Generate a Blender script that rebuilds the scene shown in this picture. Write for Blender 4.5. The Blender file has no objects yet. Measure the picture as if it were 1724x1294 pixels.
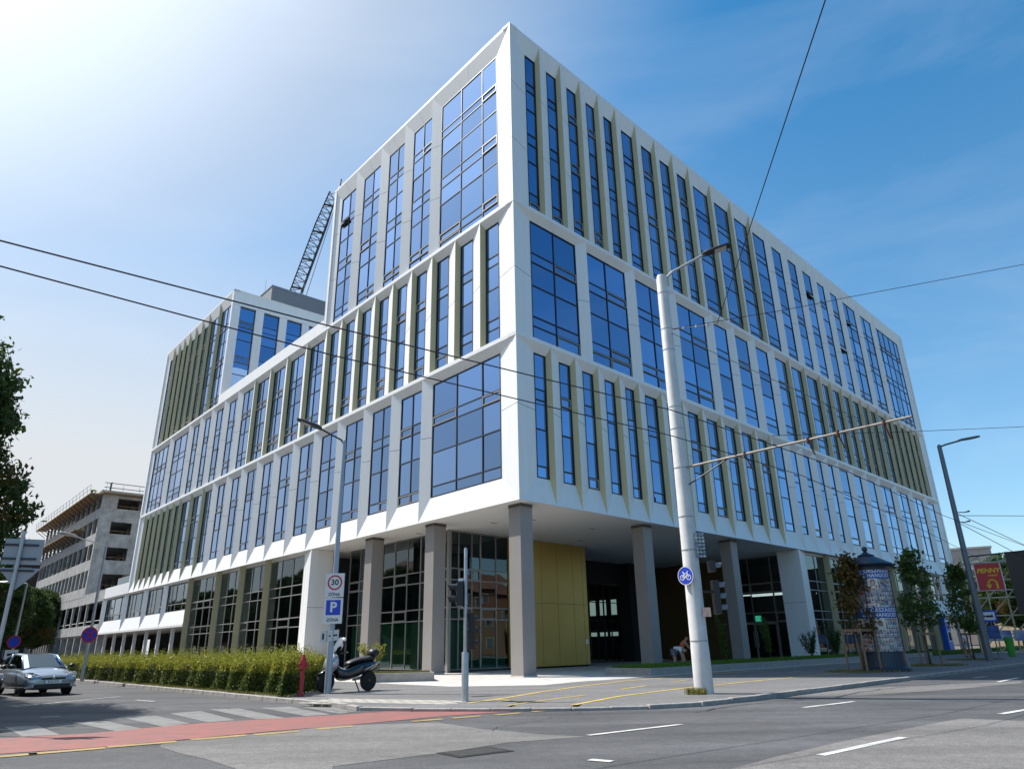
import bpy, bmesh, math, random
import numpy as np
from mathutils import Vector, Matrix
random.seed(7); rng = np.random.default_rng(11)
R = math.radians
S = bpy.context.scene
COL = S.collection

# ------------------------------------------------------------------ camera
F_PX, W_PX, H_PX = 1181.3, 1724.0, 1294.0
PITCH, ROLL, CAM = 0.3576, -0.0184, Vector((0, 0, 1.25))
_fw = Vector((0, math.cos(PITCH), math.sin(PITCH)))
_up = Vector((0, -math.sin(PITCH), math.cos(PITCH))); _rt = Vector((1, 0, 0))
_r2 = _rt*math.cos(ROLL)+_up*math.sin(ROLL); _u2 = -_rt*math.sin(ROLL)+_up*math.cos(ROLL)
cd = bpy.data.cameras.new('camera'); cam = bpy.data.objects.new('camera', cd); COL.objects.link(cam)
m = Matrix((( _r2.x, _u2.x, -_fw.x, CAM.x), (_r2.y, _u2.y, -_fw.y, CAM.y), (_r2.z, _u2.z, -_fw.z, CAM.z), (0, 0, 0, 1)))
cam.matrix_world = m
cd.sensor_width = 36; cd.lens = F_PX*36/W_PX; cd.clip_end = 3000; cd.clip_start = .05
S.camera = cam

def ray(x, y): return _fw + _r2*((x-W_PX/2)/F_PX) - _u2*((y-H_PX/2)/F_PX)
def at_z(x, y, z):                      # survey helper: sight line meets a level
    d = ray(x, y); return CAM + d*((z-CAM.z)/d.z)
def at_r(x, y, r):                      # sight line at a plan distance
    d = ray(x, y); return CAM + d*(r/math.hypot(d.x, d.y))

# ------------------------------------------------------------------ sky, sun, exposure
SUN_AZ, SUN_EL = R(160), R(53)          # azimuth anticlockwise from +X
w = bpy.data.worlds.new('World'); S.world = w; w.use_nodes = True
nt = w.node_tree; nt.nodes.clear()
N = nt.nodes.new; LK = nt.links.new
out = N('ShaderNodeOutputWorld'); bg = N('ShaderNodeBackground'); sky = N('ShaderNodeTexSky')
sky.sky_type = 'NISHITA'; sky.sun_disc = False; sky.sun_elevation = SUN_EL
sky.sun_rotation = R(90)-SUN_AZ; sky.altitude = 100; sky.air_density = 1.0; sky.dust_density = .8; sky.ozone_density = 3.0
tc = N('ShaderNodeTexCoord'); mp = N('ShaderNodeMapping'); mp.inputs['Scale'].default_value = (1.0, 1.6, 4.2); mp.inputs['Rotation'].default_value = (0.25, 0.3, .4)
nz = N('ShaderNodeTexNoise'); nz.inputs['Scale'].default_value = 2.3; nz.inputs['Detail'].default_value = 9; nz.inputs['Roughness'].default_value = .58; nz.inputs['Distortion'].default_value = .5
rp = N('ShaderNodeValToRGB'); rp.color_ramp.elements[0].position = .5; rp.color_ramp.elements[1].position = .75
rp.color_ramp.elements[1].color = (.09, .09, .09, 1)
mx = N('ShaderNodeMixRGB'); mx.inputs['Color2'].default_value = (5.0, 5.4, 5.9, 1)
hs = N('ShaderNodeHueSaturation'); hs.inputs['Saturation'].default_value = 1.38; hs.inputs['Hue'].default_value = .487
sdir = Vector((math.cos(SUN_AZ)*math.cos(SUN_EL), math.sin(SUN_AZ)*math.cos(SUN_EL), math.sin(SUN_EL)))
# thin veil of high cloud: densest towards the sun and towards the horizon
nd = N('ShaderNodeVectorMath'); nd.operation = 'NORMALIZE'; dt = N('ShaderNodeVectorMath'); dt.operation = 'DOT_PRODUCT'; dt.inputs[1].default_value = sdir
LK(tc.outputs['Generated'], nd.inputs[0]); LK(nd.outputs[0], dt.inputs[0])
v1 = N('ShaderNodeMapRange'); v1.interpolation_type = 'SMOOTHSTEP'; v1.inputs['From Min'].default_value = .52; v1.inputs['From Max'].default_value = .98; v1.inputs['To Max'].default_value = .82; LK(dt.outputs['Value'], v1.inputs['Value'])
sx = N('ShaderNodeSeparateXYZ'); LK(nd.outputs[0], sx.inputs[0])
v2 = N('ShaderNodeMapRange'); v2.interpolation_type = 'SMOOTHSTEP'; v2.inputs['From Min'].default_value = .85; v2.inputs['From Max'].default_value = -.02; v2.inputs['To Max'].default_value = .95; LK(sx.outputs['Z'], v2.inputs['Value'])
hd2 = N('ShaderNodeVectorMath'); hd2.operation = 'DOT_PRODUCT'; hd2.inputs[1].default_value = (math.cos(SUN_AZ), math.sin(SUN_AZ), 0); LK(nd.outputs[0], hd2.inputs[0])
v3 = N('ShaderNodeMapRange'); v3.interpolation_type = 'SMOOTHSTEP'; v3.inputs['From Min'].default_value = -.2; v3.inputs['From Max'].default_value = .75; v3.inputs['To Min'].default_value = .25; v3.inputs['To Max'].default_value = 1.3; LK(hd2.outputs['Value'], v3.inputs['Value'])
v4 = N('ShaderNodeMath'); v4.operation = 'MULTIPLY'; LK(v2.outputs[0], v4.inputs[0]); LK(v3.outputs[0], v4.inputs[1])
vm_ = N('ShaderNodeMath'); vm_.operation = 'MAXIMUM'; vm_.use_clamp = True; LK(v1.outputs[0], vm_.inputs[0]); LK(v4.outputs[0], vm_.inputs[1])
mv = N('ShaderNodeMixRGB'); mv.inputs['Color2'].default_value = (4.0, 4.18, 4.36, 1)
LK(tc.outputs['Generated'], mp.inputs['Vector']); LK(mp.outputs[0], nz.inputs['Vector']); LK(nz.outputs['Fac'], rp.inputs[0])
LK(sky.outputs[0], hs.inputs['Color']); LK(hs.outputs[0], mv.inputs['Color1']); LK(vm_.outputs[0], mv.inputs['Fac']); LK(mv.outputs[0], mx.inputs['Color1']); LK(rp.outputs[0], mx.inputs['Fac'])
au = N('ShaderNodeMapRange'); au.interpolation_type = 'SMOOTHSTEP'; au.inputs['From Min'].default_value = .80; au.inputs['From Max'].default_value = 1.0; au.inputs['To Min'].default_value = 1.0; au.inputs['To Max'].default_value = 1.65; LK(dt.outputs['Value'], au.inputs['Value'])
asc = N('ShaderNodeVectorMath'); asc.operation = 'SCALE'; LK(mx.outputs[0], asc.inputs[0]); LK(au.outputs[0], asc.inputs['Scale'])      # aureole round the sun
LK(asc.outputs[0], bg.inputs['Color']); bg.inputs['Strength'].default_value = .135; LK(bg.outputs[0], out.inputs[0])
sd = bpy.data.lights.new('sun', 'SUN'); sd.energy = 4.6; sd.angle = R(.5); sd.color = (1, .955, .89)
so = bpy.data.objects.new('sun', sd); COL.objects.link(so)
sdir = Vector((math.cos(SUN_AZ)*math.cos(SUN_EL), math.sin(SUN_AZ)*math.cos(SUN_EL), math.sin(SUN_EL)))
so.rotation_euler = sdir.to_track_quat('Z', 'Y').to_euler(); so.location = sdir*80
S.view_settings.view_transform = 'Standard'; S.view_settings.look = 'None'; S.view_settings.exposure = 0.5; S.view_settings.gamma = 1
S.render.engine = 'CYCLES'; S.render.resolution_x = 1024; S.render.resolution_y = 768
S.cycles.max_bounces = 7; S.cycles.glossy_bounces = 4; S.cycles.transparent_max_bounces = 12; S.cycles.caustics_reflective = False

# ------------------------------------------------------------------ materials
MATS = {}
def mat(name, col, rough=.6, metal=0., var=.0, scale=3., bump=0., bscale=40., spec=.5, coat=0., stretch=(1, 1, 1), col2=None, alpha=None, emit=None):
    if name in MATS: return MATS[name]
    M = bpy.data.materials.new(name); M.use_nodes = True; t = M.node_tree; b = t.nodes['Principled BSDF']
    b.inputs['Base Color'].default_value = (*col, 1); b.inputs['Roughness'].default_value = rough; b.inputs['Metallic'].default_value = metal
    b.inputs['Specular IOR Level'].default_value = spec; b.inputs['Coat Weight'].default_value = coat
    if emit: b.inputs['Emission Color'].default_value = (*emit[:3], 1); b.inputs['Emission Strength'].default_value = emit[3]
    if var or bump or col2:
        c = t.nodes.new('ShaderNodeTexCoord'); mpn = t.nodes.new('ShaderNodeMapping'); mpn.inputs['Scale'].default_value = stretch
        t.links.new(c.outputs['Object'], mpn.inputs['Vector'])
    if var or col2:
        n = t.nodes.new('ShaderNodeTexNoise'); n.inputs['Scale'].default_value = scale; n.inputs['Detail'].default_value = 6; n.inputs['Roughness'].default_value = .62
        t.links.new(mpn.outputs[0], n.inputs['Vector'])
        r = t.nodes.new('ShaderNodeValToRGB'); r.color_ramp.elements[0].position = .32; r.color_ramp.elements[1].position = .7
        c2 = col2 if col2 else tuple(min(1, x*(1+var)) for x in col)
        c1 = col if col2 else tuple(x*(1-var) for x in col)
        r.color_ramp.elements[0].color = (*c1, 1); r.color_ramp.elements[1].color = (*c2, 1)
        t.links.new(n.outputs['Fac'], r.inputs[0]); t.links.new(r.outputs[0], b.inputs['Base Color'])
    if bump:
        n2 = t.nodes.new('ShaderNodeTexNoise'); n2.inputs['Scale'].default_value = bscale; n2.inputs['Detail'].default_value = 4
        bp = t.nodes.new('ShaderNodeBump'); bp.inputs['Strength'].default_value = bump; bp.inputs['Distance'].default_value = .02
        t.links.new(mpn.outputs[0], n2.inputs['Vector']); t.links.new(n2.outputs['Fac'], bp.inputs['Height']); t.links.new(bp.outputs[0], b.inputs['Normal'])
    MATS[name] = M; return M

def asphalt(name, col, big=.25, rough=.85):
    if name in MATS: return MATS[name]
    M = bpy.data.materials.new(name); M.use_nodes = True; t = M.node_tree; b = t.nodes['Principled BSDF']; n_ = t.nodes.new; l_ = t.links.new
    b.inputs['Roughness'].default_value = rough; b.inputs['Specular IOR Level'].default_value = .35
    c = n_('ShaderNodeTexCoord')
    rot = n_('ShaderNodeMapping'); rot.inputs['Rotation'].default_value = (0, 0, -R(45)); rot.inputs['Scale'].default_value = (.12, .55, 1)
    l_(c.outputs['Object'], rot.inputs['Vector'])
    a = n_('ShaderNodeTexNoise'); a.inputs['Scale'].default_value = 1.6; a.inputs['Detail'].default_value = 7; a.inputs['Roughness'].default_value = .6; l_(rot.outputs[0], a.inputs['Vector'])
    f = n_('ShaderNodeTexNoise'); f.inputs['Scale'].default_value = 48; f.inputs['Detail'].default_value = 5; f.inputs['Roughness'].default_value = .75; l_(c.outputs['Object'], f.inputs['Vector'])
    mb = n_('ShaderNodeMapRange'); mb.inputs['From Min'].default_value = .3; mb.inputs['From Max'].default_value = .7; mb.inputs['To Min'].default_value = 1-big; mb.inputs['To Max'].default_value = 1+big; l_(a.outputs['Fac'], mb.inputs['Value'])
    mf = n_('ShaderNodeMapRange'); mf.inputs['From Min'].default_value = .3; mf.inputs['From Max'].default_value = .7; mf.inputs['To Min'].default_value = .42; mf.inputs['To Max'].default_value = 1.58; l_(f.outputs['Fac'], mf.inputs['Value'])
    # hairline cracks
    v = n_('ShaderNodeTexVoronoi'); v.feature = 'DISTANCE_TO_EDGE'; v.inputs['Scale'].default_value = .42
    wn = n_('ShaderNodeTexNoise'); wn.inputs['Scale'].default_value = 1.3; wn.inputs['Detail'].default_value = 5
    ad = n_('ShaderNodeVectorMath'); ad.operation = 'MULTIPLY_ADD'; ad.inputs[1].default_value = (1.3, 1.3, 0); l_(c.outputs['Object'], wn.inputs['Vector']); l_(wn.outputs['Color'], ad.inputs[0]); l_(c.outputs['Object'], ad.inputs[2]); l_(ad.outputs[0], v.inputs['Vector'])
    cr = n_('ShaderNodeMapRange'); cr.inputs['From Max'].default_value = .006; cr.inputs['To Min'].default_value = .88; l_(v.outputs['Distance'], cr.inputs['Value'])
    f2 = n_('ShaderNodeTexNoise'); f2.inputs['Scale'].default_value = 5.5; f2.inputs['Detail'].default_value = 9; f2.inputs['Roughness'].default_value = .78; l_(c.outputs['Object'], f2.inputs['Vector'])
    mg = n_('ShaderNodeMapRange'); mg.inputs['From Min'].default_value = .3; mg.inputs['From Max'].default_value = .7; mg.inputs['To Min'].default_value = .78; mg.inputs['To Max'].default_value = 1.22; l_(f2.outputs['Fac'], mg.inputs['Value'])
    m0 = n_('ShaderNodeMath'); m0.operation = 'MULTIPLY'; l_(mb.outputs[0], m0.inputs[0]); l_(mg.outputs[0], m0.inputs[1])
    m1 = n_('ShaderNodeMath'); m1.operation = 'MULTIPLY'; l_(m0.outputs[0], m1.inputs[0]); l_(mf.outputs[0], m1.inputs[1])
    m2 = n_('ShaderNodeMath'); m2.operation = 'MULTIPLY'; l_(m1.outputs[0], m2.inputs[0]); l_(cr.outputs[0], m2.inputs[1])
    vm = n_('ShaderNodeVectorMath'); vm.operation = 'SCALE'; vm.inputs[0].default_value = col; l_(m2.outputs[0], vm.inputs['Scale']); l_(vm.outputs[0], b.inputs['Base Color'])
    bp = n_('ShaderNodeBump'); bp.inputs['Strength'].default_value = .35; bp.inputs['Distance'].default_value = .006; l_(f.outputs['Fac'], bp.inputs['Height']); l_(bp.outputs[0], b.inputs['Normal'])
    MATS[name] = M; return M

def worn(name, col, wear=.5):           # road paint, rubbed away in spots
    if name in MATS: return MATS[name]
    M = bpy.data.materials.new(name); M.use_nodes = True; t = M.node_tree; b = t.nodes['Principled BSDF']; n_ = t.nodes.new; l_ = t.links.new
    b.inputs['Roughness'].default_value = .7
    c = n_('ShaderNodeTexCoord'); a = n_('ShaderNodeTexNoise'); a.inputs['Scale'].default_value = 2.2; a.inputs['Detail'].default_value = 10; a.inputs['Roughness'].default_value = .74; l_(c.outputs['Object'], a.inputs['Vector'])
    a2 = n_('ShaderNodeTexNoise'); a2.inputs['Scale'].default_value = 38; a2.inputs['Detail'].default_value = 6; a2.inputs['Roughness'].default_value = .8; l_(c.outputs['Object'], a2.inputs['Vector'])
    av = n_('ShaderNodeMath'); av.operation = 'MULTIPLY_ADD'; av.inputs[1].default_value = .8; l_(a2.outputs['Fac'], av.inputs[0]); l_(a.outputs['Fac'], av.inputs[2])
    r = n_('ShaderNodeMapRange'); r.inputs['From Min'].default_value = wear+.4-.13; r.inputs['From Max'].default_value = wear+.4+.13; l_(av.outputs[0], r.inputs['Value'])
    mxn = n_('ShaderNodeMixRGB'); mxn.inputs['Color1'].default_value = (*[x*.42+.055 for x in col], 1); mxn.inputs['Color2'].default_value = (*col, 1); l_(r.outputs[0], mxn.inputs['Fac']); l_(mxn.outputs[0], b.inputs['Base Color'])
    MATS[name] = M; return M

def glass(name, tint, rmin, inner, clear=False, ior=1.55):
    if name in MATS: return MATS[name]
    M = bpy.data.materials.new(name); M.use_nodes = True; t = M.node_tree; t.nodes.clear(); n_ = t.nodes.new; l_ = t.links.new
    o = n_('ShaderNodeOutputMaterial'); fr = n_('ShaderNodeFresnel'); fr.inputs['IOR'].default_value = ior
    mr = n_('ShaderNodeMapRange'); mr.inputs['From Min'].default_value = .045; mr.inputs['From Max'].default_value = .55; mr.inputs['To Min'].default_value = rmin; mr.inputs['To Max'].default_value = .95; l_(fr.outputs[0], mr.inputs['Value'])
    cm = n_('ShaderNodeMixRGB'); cm.inputs['Color1'].default_value = (*tint, 1); cm.inputs['Color2'].default_value = (.86, .92, 1, 1); 
    mr2 = n_('ShaderNodeMapRange'); mr2.inputs['From Min'].default_value = .045; mr2.inputs['From Max'].default_value = .6; l_(fr.outputs[0], mr2.inputs['Value']); l_(mr2.outputs[0], cm.inputs['Fac'])
    # every pane a little different: coating, blinds, rooms behind
    gi = n_('ShaderNodeNewGeometry'); oi = n_('ShaderNodeObjectInfo'); ra = n_('ShaderNodeMath'); ra.operation = 'ADD'; l_(gi.outputs['Random Per Island'], ra.inputs[0]); l_(oi.outputs['Random'], ra.inputs[1])
    rf_ = n_('ShaderNodeMath'); rf_.operation = 'FRACT'; l_(ra.outputs[0], rf_.inputs[0])
    rm = n_('ShaderNodeMapRange'); rm.inputs['To Min'].default_value = .8; rm.inputs['To Max'].default_value = 1.12; l_(rf_.outputs[0], rm.inputs['Value'])
    cs_ = n_('ShaderNodeVectorMath'); cs_.operation = 'SCALE'; l_(cm.outputs[0], cs_.inputs[0]); l_(rm.outputs[0], cs_.inputs['Scale'])
    g = n_('ShaderNodeBsdfGlossy'); g.inputs['Roughness'].default_value = .006; l_(cs_.outputs[0], g.inputs['Color'])
    # faint waviness of the float glass
    c = n_('ShaderNodeTexCoord'); wv = n_('ShaderNodeTexNoise'); wv.inputs['Scale'].default_value = .9; wv.inputs['Detail'].default_value = 1; l_(c.outputs['Object'], wv.inputs['Vector'])
    bp = n_('ShaderNodeBump'); bp.inputs['Strength'].default_value = .05; bp.inputs['Distance'].default_value = .03; l_(wv.outputs['Fac'], bp.inputs['Height']); l_(bp.outputs[0], g.inputs['Normal'])
    if clear: d = n_('ShaderNodeBsdfTransparent'); d.inputs['Color'].default_value = (*inner, 1)
    else:
        d = n_('ShaderNodeBsdfDiffuse'); br_ = n_('ShaderNodeValToRGB'); br_.color_ramp.interpolation = 'CONSTANT'; br_.color_ramp.elements[0].color = (*inner, 1); br_.color_ramp.elements[1].position = .82; br_.color_ramp.elements[1].color = (inner[0]+.018, inner[1]+.022, inner[2]+.025, 1)
        e_ = br_.color_ramp.elements.new(.93); e_.color = (inner[0]+.006, inner[1]+.01, inner[2]+.014, 1); l_(rf_.outputs[0], br_.inputs[0]); l_(br_.outputs[0], d.inputs['Color'])
    ms = n_('ShaderNodeMixShader'); l_(mr.outputs[0], ms.inputs[0]); l_(d.outputs[0], ms.inputs[1]); l_(g.outputs[0], ms.inputs[2]); l_(ms.outputs[0], o.inputs[0])
    MATS[name] = M; return M

def leafmat(name, c1, c2, trans=.35):
    if name in MATS: return MATS[name]
    M = bpy.data.materials.new(name); M.use_nodes = True; t = M.node_tree; t.nodes.clear(); n_ = t.nodes.new; l_ = t.links.new
    o = n_('ShaderNodeOutputMaterial'); gi = n_('ShaderNodeNewGeometry')
    r = n_('ShaderNodeValToRGB'); r.color_ramp.elements[0].color = (*c1, 1); r.color_ramp.elements[1].color = (*c2, 1); l_(gi.outputs['Random Per Island'], r.inputs[0])
    d = n_('ShaderNodeBsdfPrincipled'); d.inputs['Roughness'].default_value = .5; d.inputs['Specular IOR Level'].default_value = .3; l_(r.outputs[0], d.inputs['Base Color'])
    tr = n_('ShaderNodeBsdfTranslucent'); l_(r.outputs[0], tr.inputs['Color'])
    ms = n_('ShaderNodeMixShader'); ms.inputs[0].default_value = trans; l_(d.outputs[0], ms.inputs[1]); l_(tr.outputs[0], ms.inputs[2]); l_(ms.outputs[0], o.inputs[0])
    MATS[name] = M; return M

WHITE = mat('white_panel', (.82, .82, .81), .4, var=.03, scale=1.1, stretch=(2.2, 2.2, .16))
GOLD = mat('gold_panel', (.55, .475, .27), .45, .1, var=.05, scale=.8)
GOLD2 = mat('gold_wall', (.47, .34, .085), .35, .3, var=.06, scale=.5)
BROWNP = mat('brown_perforated', (.17, .115, .05), .5, .3, var=.2, scale=26)
FRAME = mat('window_frame', (.035, .04, .046), .45, .4)
FRAME2 = mat('window_frame_light', (.30, .29, .275), .5, .3)
DARK = mat('dark_interior', (.012, .013, .016), .9)
TAUPE = mat('taupe_column', (.27, .25, .235), .5, var=.04, scale=.7)
SOFFIT = mat('soffit_white', (.74, .73, .71), .6, var=.02, scale=.5)
GREYBOX = mat('grey_louvre', (.23, .245, .27), .6, .2, var=.04)
ROOF = mat('roof_gravel', (.2, .2, .2), .9, var=.2, scale=8)
PANE = glass('facade_glass', (.27, .46, .80), .64, (.004, .010, .022))
PANE_G = glass('ground_floor_glass', (.5, .62, .66), .13, (.40, .48, .45), clear=True)
PANE_D = glass('entrance_glass', (.6, .68, .72), .06, (.42, .46, .46), clear=True)
CONC = mat('raw_concrete', (.35, .345, .335), .85, var=.28, scale=1.1, bump=.2, bscale=9)
METAL = mat('galvanised_steel', (.42, .44, .46), .42, .65, var=.12, scale=5)
DMETAL = mat('dark_steel', (.05, .055, .06), .5, .5)
BLACK = mat('black_plastic', (.014, .014, .015), .45)
RUBBER = mat('rubber', (.016, .016, .016), .85)
RUST = mat('rusty_steel', (.17, .085, .05), .8, .2, var=.4, scale=14)
WOOD = mat('weathered_wood', (.23, .16, .1), .8, var=.3, scale=9, stretch=(3, 3, .4))
PLY = mat('formwork_ply', (.28, .19, .10), .7, var=.25, scale=4)
BARK = mat('bark', (.09, .07, .055), .95, var=.35, scale=9, bump=.6, bscale=22)
GREEN_FILM = mat('green_film', (.13, .46, .25), .6)

# ------------------------------------------------------------------ mesh helpers
class MB:
    def __init__(s): s.v = []; s.f = []; s.m = []
    def poly(s, pts, m=0):
        i = len(s.v); s.v += [tuple(p) for p in pts]; s.f.append(tuple(range(i, i+len(pts)))); s.m.append(m); return s
    def pbox(s, o, a, b, c, m=0):       # corner and three edge vectors
        o = Vector(o); a = Vector(a); b = Vector(b); c = Vector(c); i = len(s.v)
        if a.cross(b).dot(c) < 0: a, b = b, a
        s.v += [tuple(o+a*x+b*y+c*z) for z in (0, 1) for y in (0, 1) for x in (0, 1)]
        for q in ((0, 2, 3, 1), (4, 5, 7, 6), (0, 1, 5, 4), (2, 6, 7, 3), (0, 4, 6, 2), (1, 3, 7, 5)):
            s.f.append(tuple(i+k for k in q)); s.m.append(m)
        return s
    def box(s, c, d, rz=0., m=0, tilt=None):
        M = Matrix.Rotation(rz, 3, 'Z')
        if tilt is not None: M = M @ tilt
        a, b, e = (M @ Vector((d[0], 0, 0)), M @ Vector((0, d[1], 0)), M @ Vector((0, 0, d[2])))
        return s.pbox(Vector(c)-(a+b+e)/2, a, b, e, m)
    def tube(s, p, r, n=10, m=0, caps=True):     # polyline with radius per point
        P = [Vector(q) for q in p]; rr = r if isinstance(r, (list, tuple)) else [r]*len(P); base = len(s.v); prev = None
        for k, q in enumerate(P):
            d = (P[min(k+1, len(P)-1)]-P[max(k-1, 0)]).normalized()
            if prev is None:
                x = d.cross(Vector((0, 0, 1)) if abs(d.z) < .95 else Vector((1, 0, 0))).normalized()
            else: x = (prev-d*prev.dot(d)).normalized()
            prev = x; y = d.cross(x)
            for j in range(n):
                a = 2*math.pi*j/n; s.v.append(tuple(q+(x*math.cos(a)+y*math.sin(a))*rr[k]))
        for k in range(len(P)-1):
            for j in range(n):
                s.f.append((base+k*n+j, base+k*n+(j+1) % n, base+(k+1)*n+(j+1) % n, base+(k+1)*n+j)); s.m.append(m)
        if caps:
            s.f.append(tuple(base+j for j in reversed(range(n)))); s.m.append(m)
            e = base+(len(P)-1)*n; s.f.append(tuple(e+j for j in range(n))); s.m.append(m)
        return s
    def lathe(s, prof, c=(0, 0, 0), n=24, m=0, M=None):    # prof [(r,z)]
        i = len(s.v); c = Vector(c)
        for r_, z in prof:
            for j in range(n):
                a = 2*math.pi*j/n; q = Vector((r_*math.cos(a), r_*math.sin(a), z))
                if M: q = M @ q
                s.v.append(tuple(c+q))
        for k in range(len(prof)-1):
            for j in range(n):
                s.f.append((i+k*n+j, i+k*n+(j+1) % n, i+(k+1)*n+(j+1) % n, i+(k+1)*n+j)); s.m.append(m)
        s.f.append(tuple(i+j for j in reversed(range(n)))); s.m.append(m)
        e = i+(len(prof)-1)*n; s.f.append(tuple(e+j for j in range(n))); s.m.append(m)
        return s
    def loft(s, rings, m=0, closed=True, caps=True):
        i = len(s.v); n = len(rings[0])
        for r_ in rings: s.v += [tuple(p) for p in r_]
        for k in range(len(rings)-1):
            for j in range(n if closed else n-1):
                s.f.append((i+k*n+j, i+k*n+(j+1) % n, i+(k+1)*n+(j+1) % n, i+(k+1)*n+j)); s.m.append(m)
        if caps:
            s.f.append(tuple(i+j for j in reversed(range(n)))); s.m.append(m)
            e = i+(len(rings)-1)*n; s.f.append(tuple(e+j for j in range(n))); s.m.append(m)
        return s
    def build(s, name, mats, parent=None, smooth=False, bevel=0, world=True, fix=True, sub=0, autos=None):
        me = bpy.data.meshes.new(name)
        off = Vector((0, 0, 0))
        if parent and world:
            q = parent
            while q: off += q.location; q = q.parent
        me.from_pydata([(v[0]-off.x, v[1]-off.y, v[2]-off.z) for v in s.v] if off.length else s.v, [], s.f)
        if not isinstance(mats, (list, tuple)): mats = [mats]
        for q in mats: me.materials.append(q)
        if len(mats) > 1: me.polygons.foreach_set('material_index', s.m)
        if fix and len(s.f) < 20000:
            b = bmesh.new(); b.from_mesh(me); bmesh.ops.recalc_face_normals(b, faces=b.faces); b.to_mesh(me); b.free()
        if smooth: me.polygons.foreach_set('use_smooth', [True]*len(me.polygons))
        o = bpy.data.objects.new(name, me); COL.objects.link(o)
        if parent: o.parent = parent
        if bevel:
            bm_ = o.modifiers.new('bevel', 'BEVEL'); bm_.width = bevel; bm_.segments = 2; bm_.limit_method = 'ANGLE'; bm_.angle_limit = R(35)
        if sub:
            sm = o.modifiers.new('subd', 'SUBSURF'); sm.levels = sub; sm.render_levels = sub
        if smooth and autos:
            es = o.modifiers.new('split', 'EDGE_SPLIT'); es.split_angle = R(autos)
        return o
def tag(o, label=None, cat=None, group=None, kind=None):
    if label: o['label'] = label
    if cat: o['category'] = cat
    if group: o['group'] = group
    if kind: o['kind'] = kind
    return o
def thing(name, loc, label, cat, group=None, rz=0):
    o = bpy.data.objects.new(name, None); o.empty_display_size = .3; COL.objects.link(o); o.location = loc; o.rotation_euler = (0, 0, rz)
    return tag(o, label, cat, group)
def copy_tree(o, loc, rz=None, label=None, group=None, scale=None, parent=None):
    c = o.copy(); COL.objects.link(c); c.parent = parent
    if parent is None:
        c.location = loc
        if rz is not None: c.rotation_euler = (0, 0, rz)
        if scale: c.scale = (scale,)*3
        if label: c['label'] = label
        if group: c['group'] = group
    for ch in list(o.children): copy_tree(ch, None, parent=c)
    return c
def struct(name, mb, m, parent=None, **k):
    o = mb.build(name, m, parent, **k)
    if not parent: o['kind'] = 'structure'
    return o
def text_mesh(txt, size, bold=.0, shear=0.):
    cu = bpy.data.curves.new('t', 'FONT'); cu.body = txt; cu.size = size; cu.align_x = 'CENTER'; cu.align_y = 'CENTER'; cu.offset = bold; cu.shear = shear; cu.resolution_u = 3
    ob = bpy.data.objects.new('t', cu); COL.objects.link(ob); dg = bpy.context.evaluated_depsgraph_get()
    me = bpy.data.meshes.new_from_object(ob.evaluated_get(dg)); vs = [tuple(v.co) for v in me.vertices]; fs = [tuple(p.vertices) for p in me.polygons]
    bpy.data.objects.remove(ob); bpy.data.curves.remove(cu); bpy.data.meshes.remove(me)
    return vs, fs
def put_text(mb, txt, size, org, X, Y, m=0, bold=.0, shear=0., warp=None):
    vs, fs = text_mesh(txt, size, bold, shear); i = len(mb.v); org = Vector(org); X = Vector(X); Y = Vector(Y)
    mb.v += [tuple(warp(x, y)) if warp else tuple(org+X*x+Y*y) for x, y, z in vs]
    for q in fs: mb.f.append(tuple(i+k for k in q)); mb.m.append(m)

# ------------------------------------------------------------------ plan of the site
C = Vector((.244, 32.147, 0)); AL, AR = R(131.559), R(44.908)
dL = Vector((math.cos(AL), math.sin(AL), 0)); dR = Vector((math.cos(AR), math.sin(AR), 0))
nL = Vector((-dL.y, dL.x, 0)); nR = Vector((dR.y, -dR.x, 0))        # outward normals
UP = Vector((0, 0, 1))
def FL(u, d, z): return C + dL*u - nL*d + UP*z
def FR(u, d, z): return C + dR*u - nR*d + UP*z
def P(s, t, z): return C + dR*s + dL*t + UP*z
def dist(p): return (Vector(p)-CAM).length

# ================================================================== ground, roads, pavements
RZ = -.10
ASPH = asphalt('asphalt_road', (.085, .085, .088), .38); ASPL = asphalt('asphalt_pale', (.165, .157, .15), .26); ASPW = asphalt('asphalt_path', (.165, .16, .158), .2)
SLAB = mat('pale_concrete_slabs', (.55, .52, .48), .8, var=.16, scale=1.4, bump=.12, bscale=30)
KERB = mat('kerb_stone', (.33, .31, .29), .85, var=.25, scale=5, bump=.3)
WPAINT = worn('white_road_paint', (.68, .67, .64), .47); YPAINT = worn('yellow_road_paint', (.62, .44, .07), .44); RPAINT = worn('red_lane_coat', (.32, .10, .08), .50); ZPAINT = worn('zebra_paint', (.235, .228, .215), .54); YWORN = worn('yellow_faded_paint', (.45, .31, .08), .52)
EARTH = mat('earth', (.12, .115, .10), .95, var=.3, scale=.05)
GRASSG = mat('grass_ground', (.05, .075, .02), .95, var=.4, scale=6)

g = MB().poly([(-1500, -1500, -.14), (1500, -1500, -.14), (1500, 1500, -.14), (-1500, 1500, -.14)]); struct('ground', g, EARTH)
def flat(pts, z): return [Vector((p[0], p[1], z)) for p in pts]
def off(Fn, u, o): return Fn(u, -o, 0)
# carriageway: junction and both streets in one sheet
road = MB().poly(flat([off(FL, 260, 23), off(FL, 260, 11.5), off(FL, 0, 11.5), (-3, 19, 0), (3, 19, 0), off(FR, 0, 12.8), off(FR, 300, 12.8), off(FR, 300, 30), off(FR, -70, 30), (-38, -16, 0), off(FL, -30, 23)], RZ))
struct('road', road, ASPH)
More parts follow.
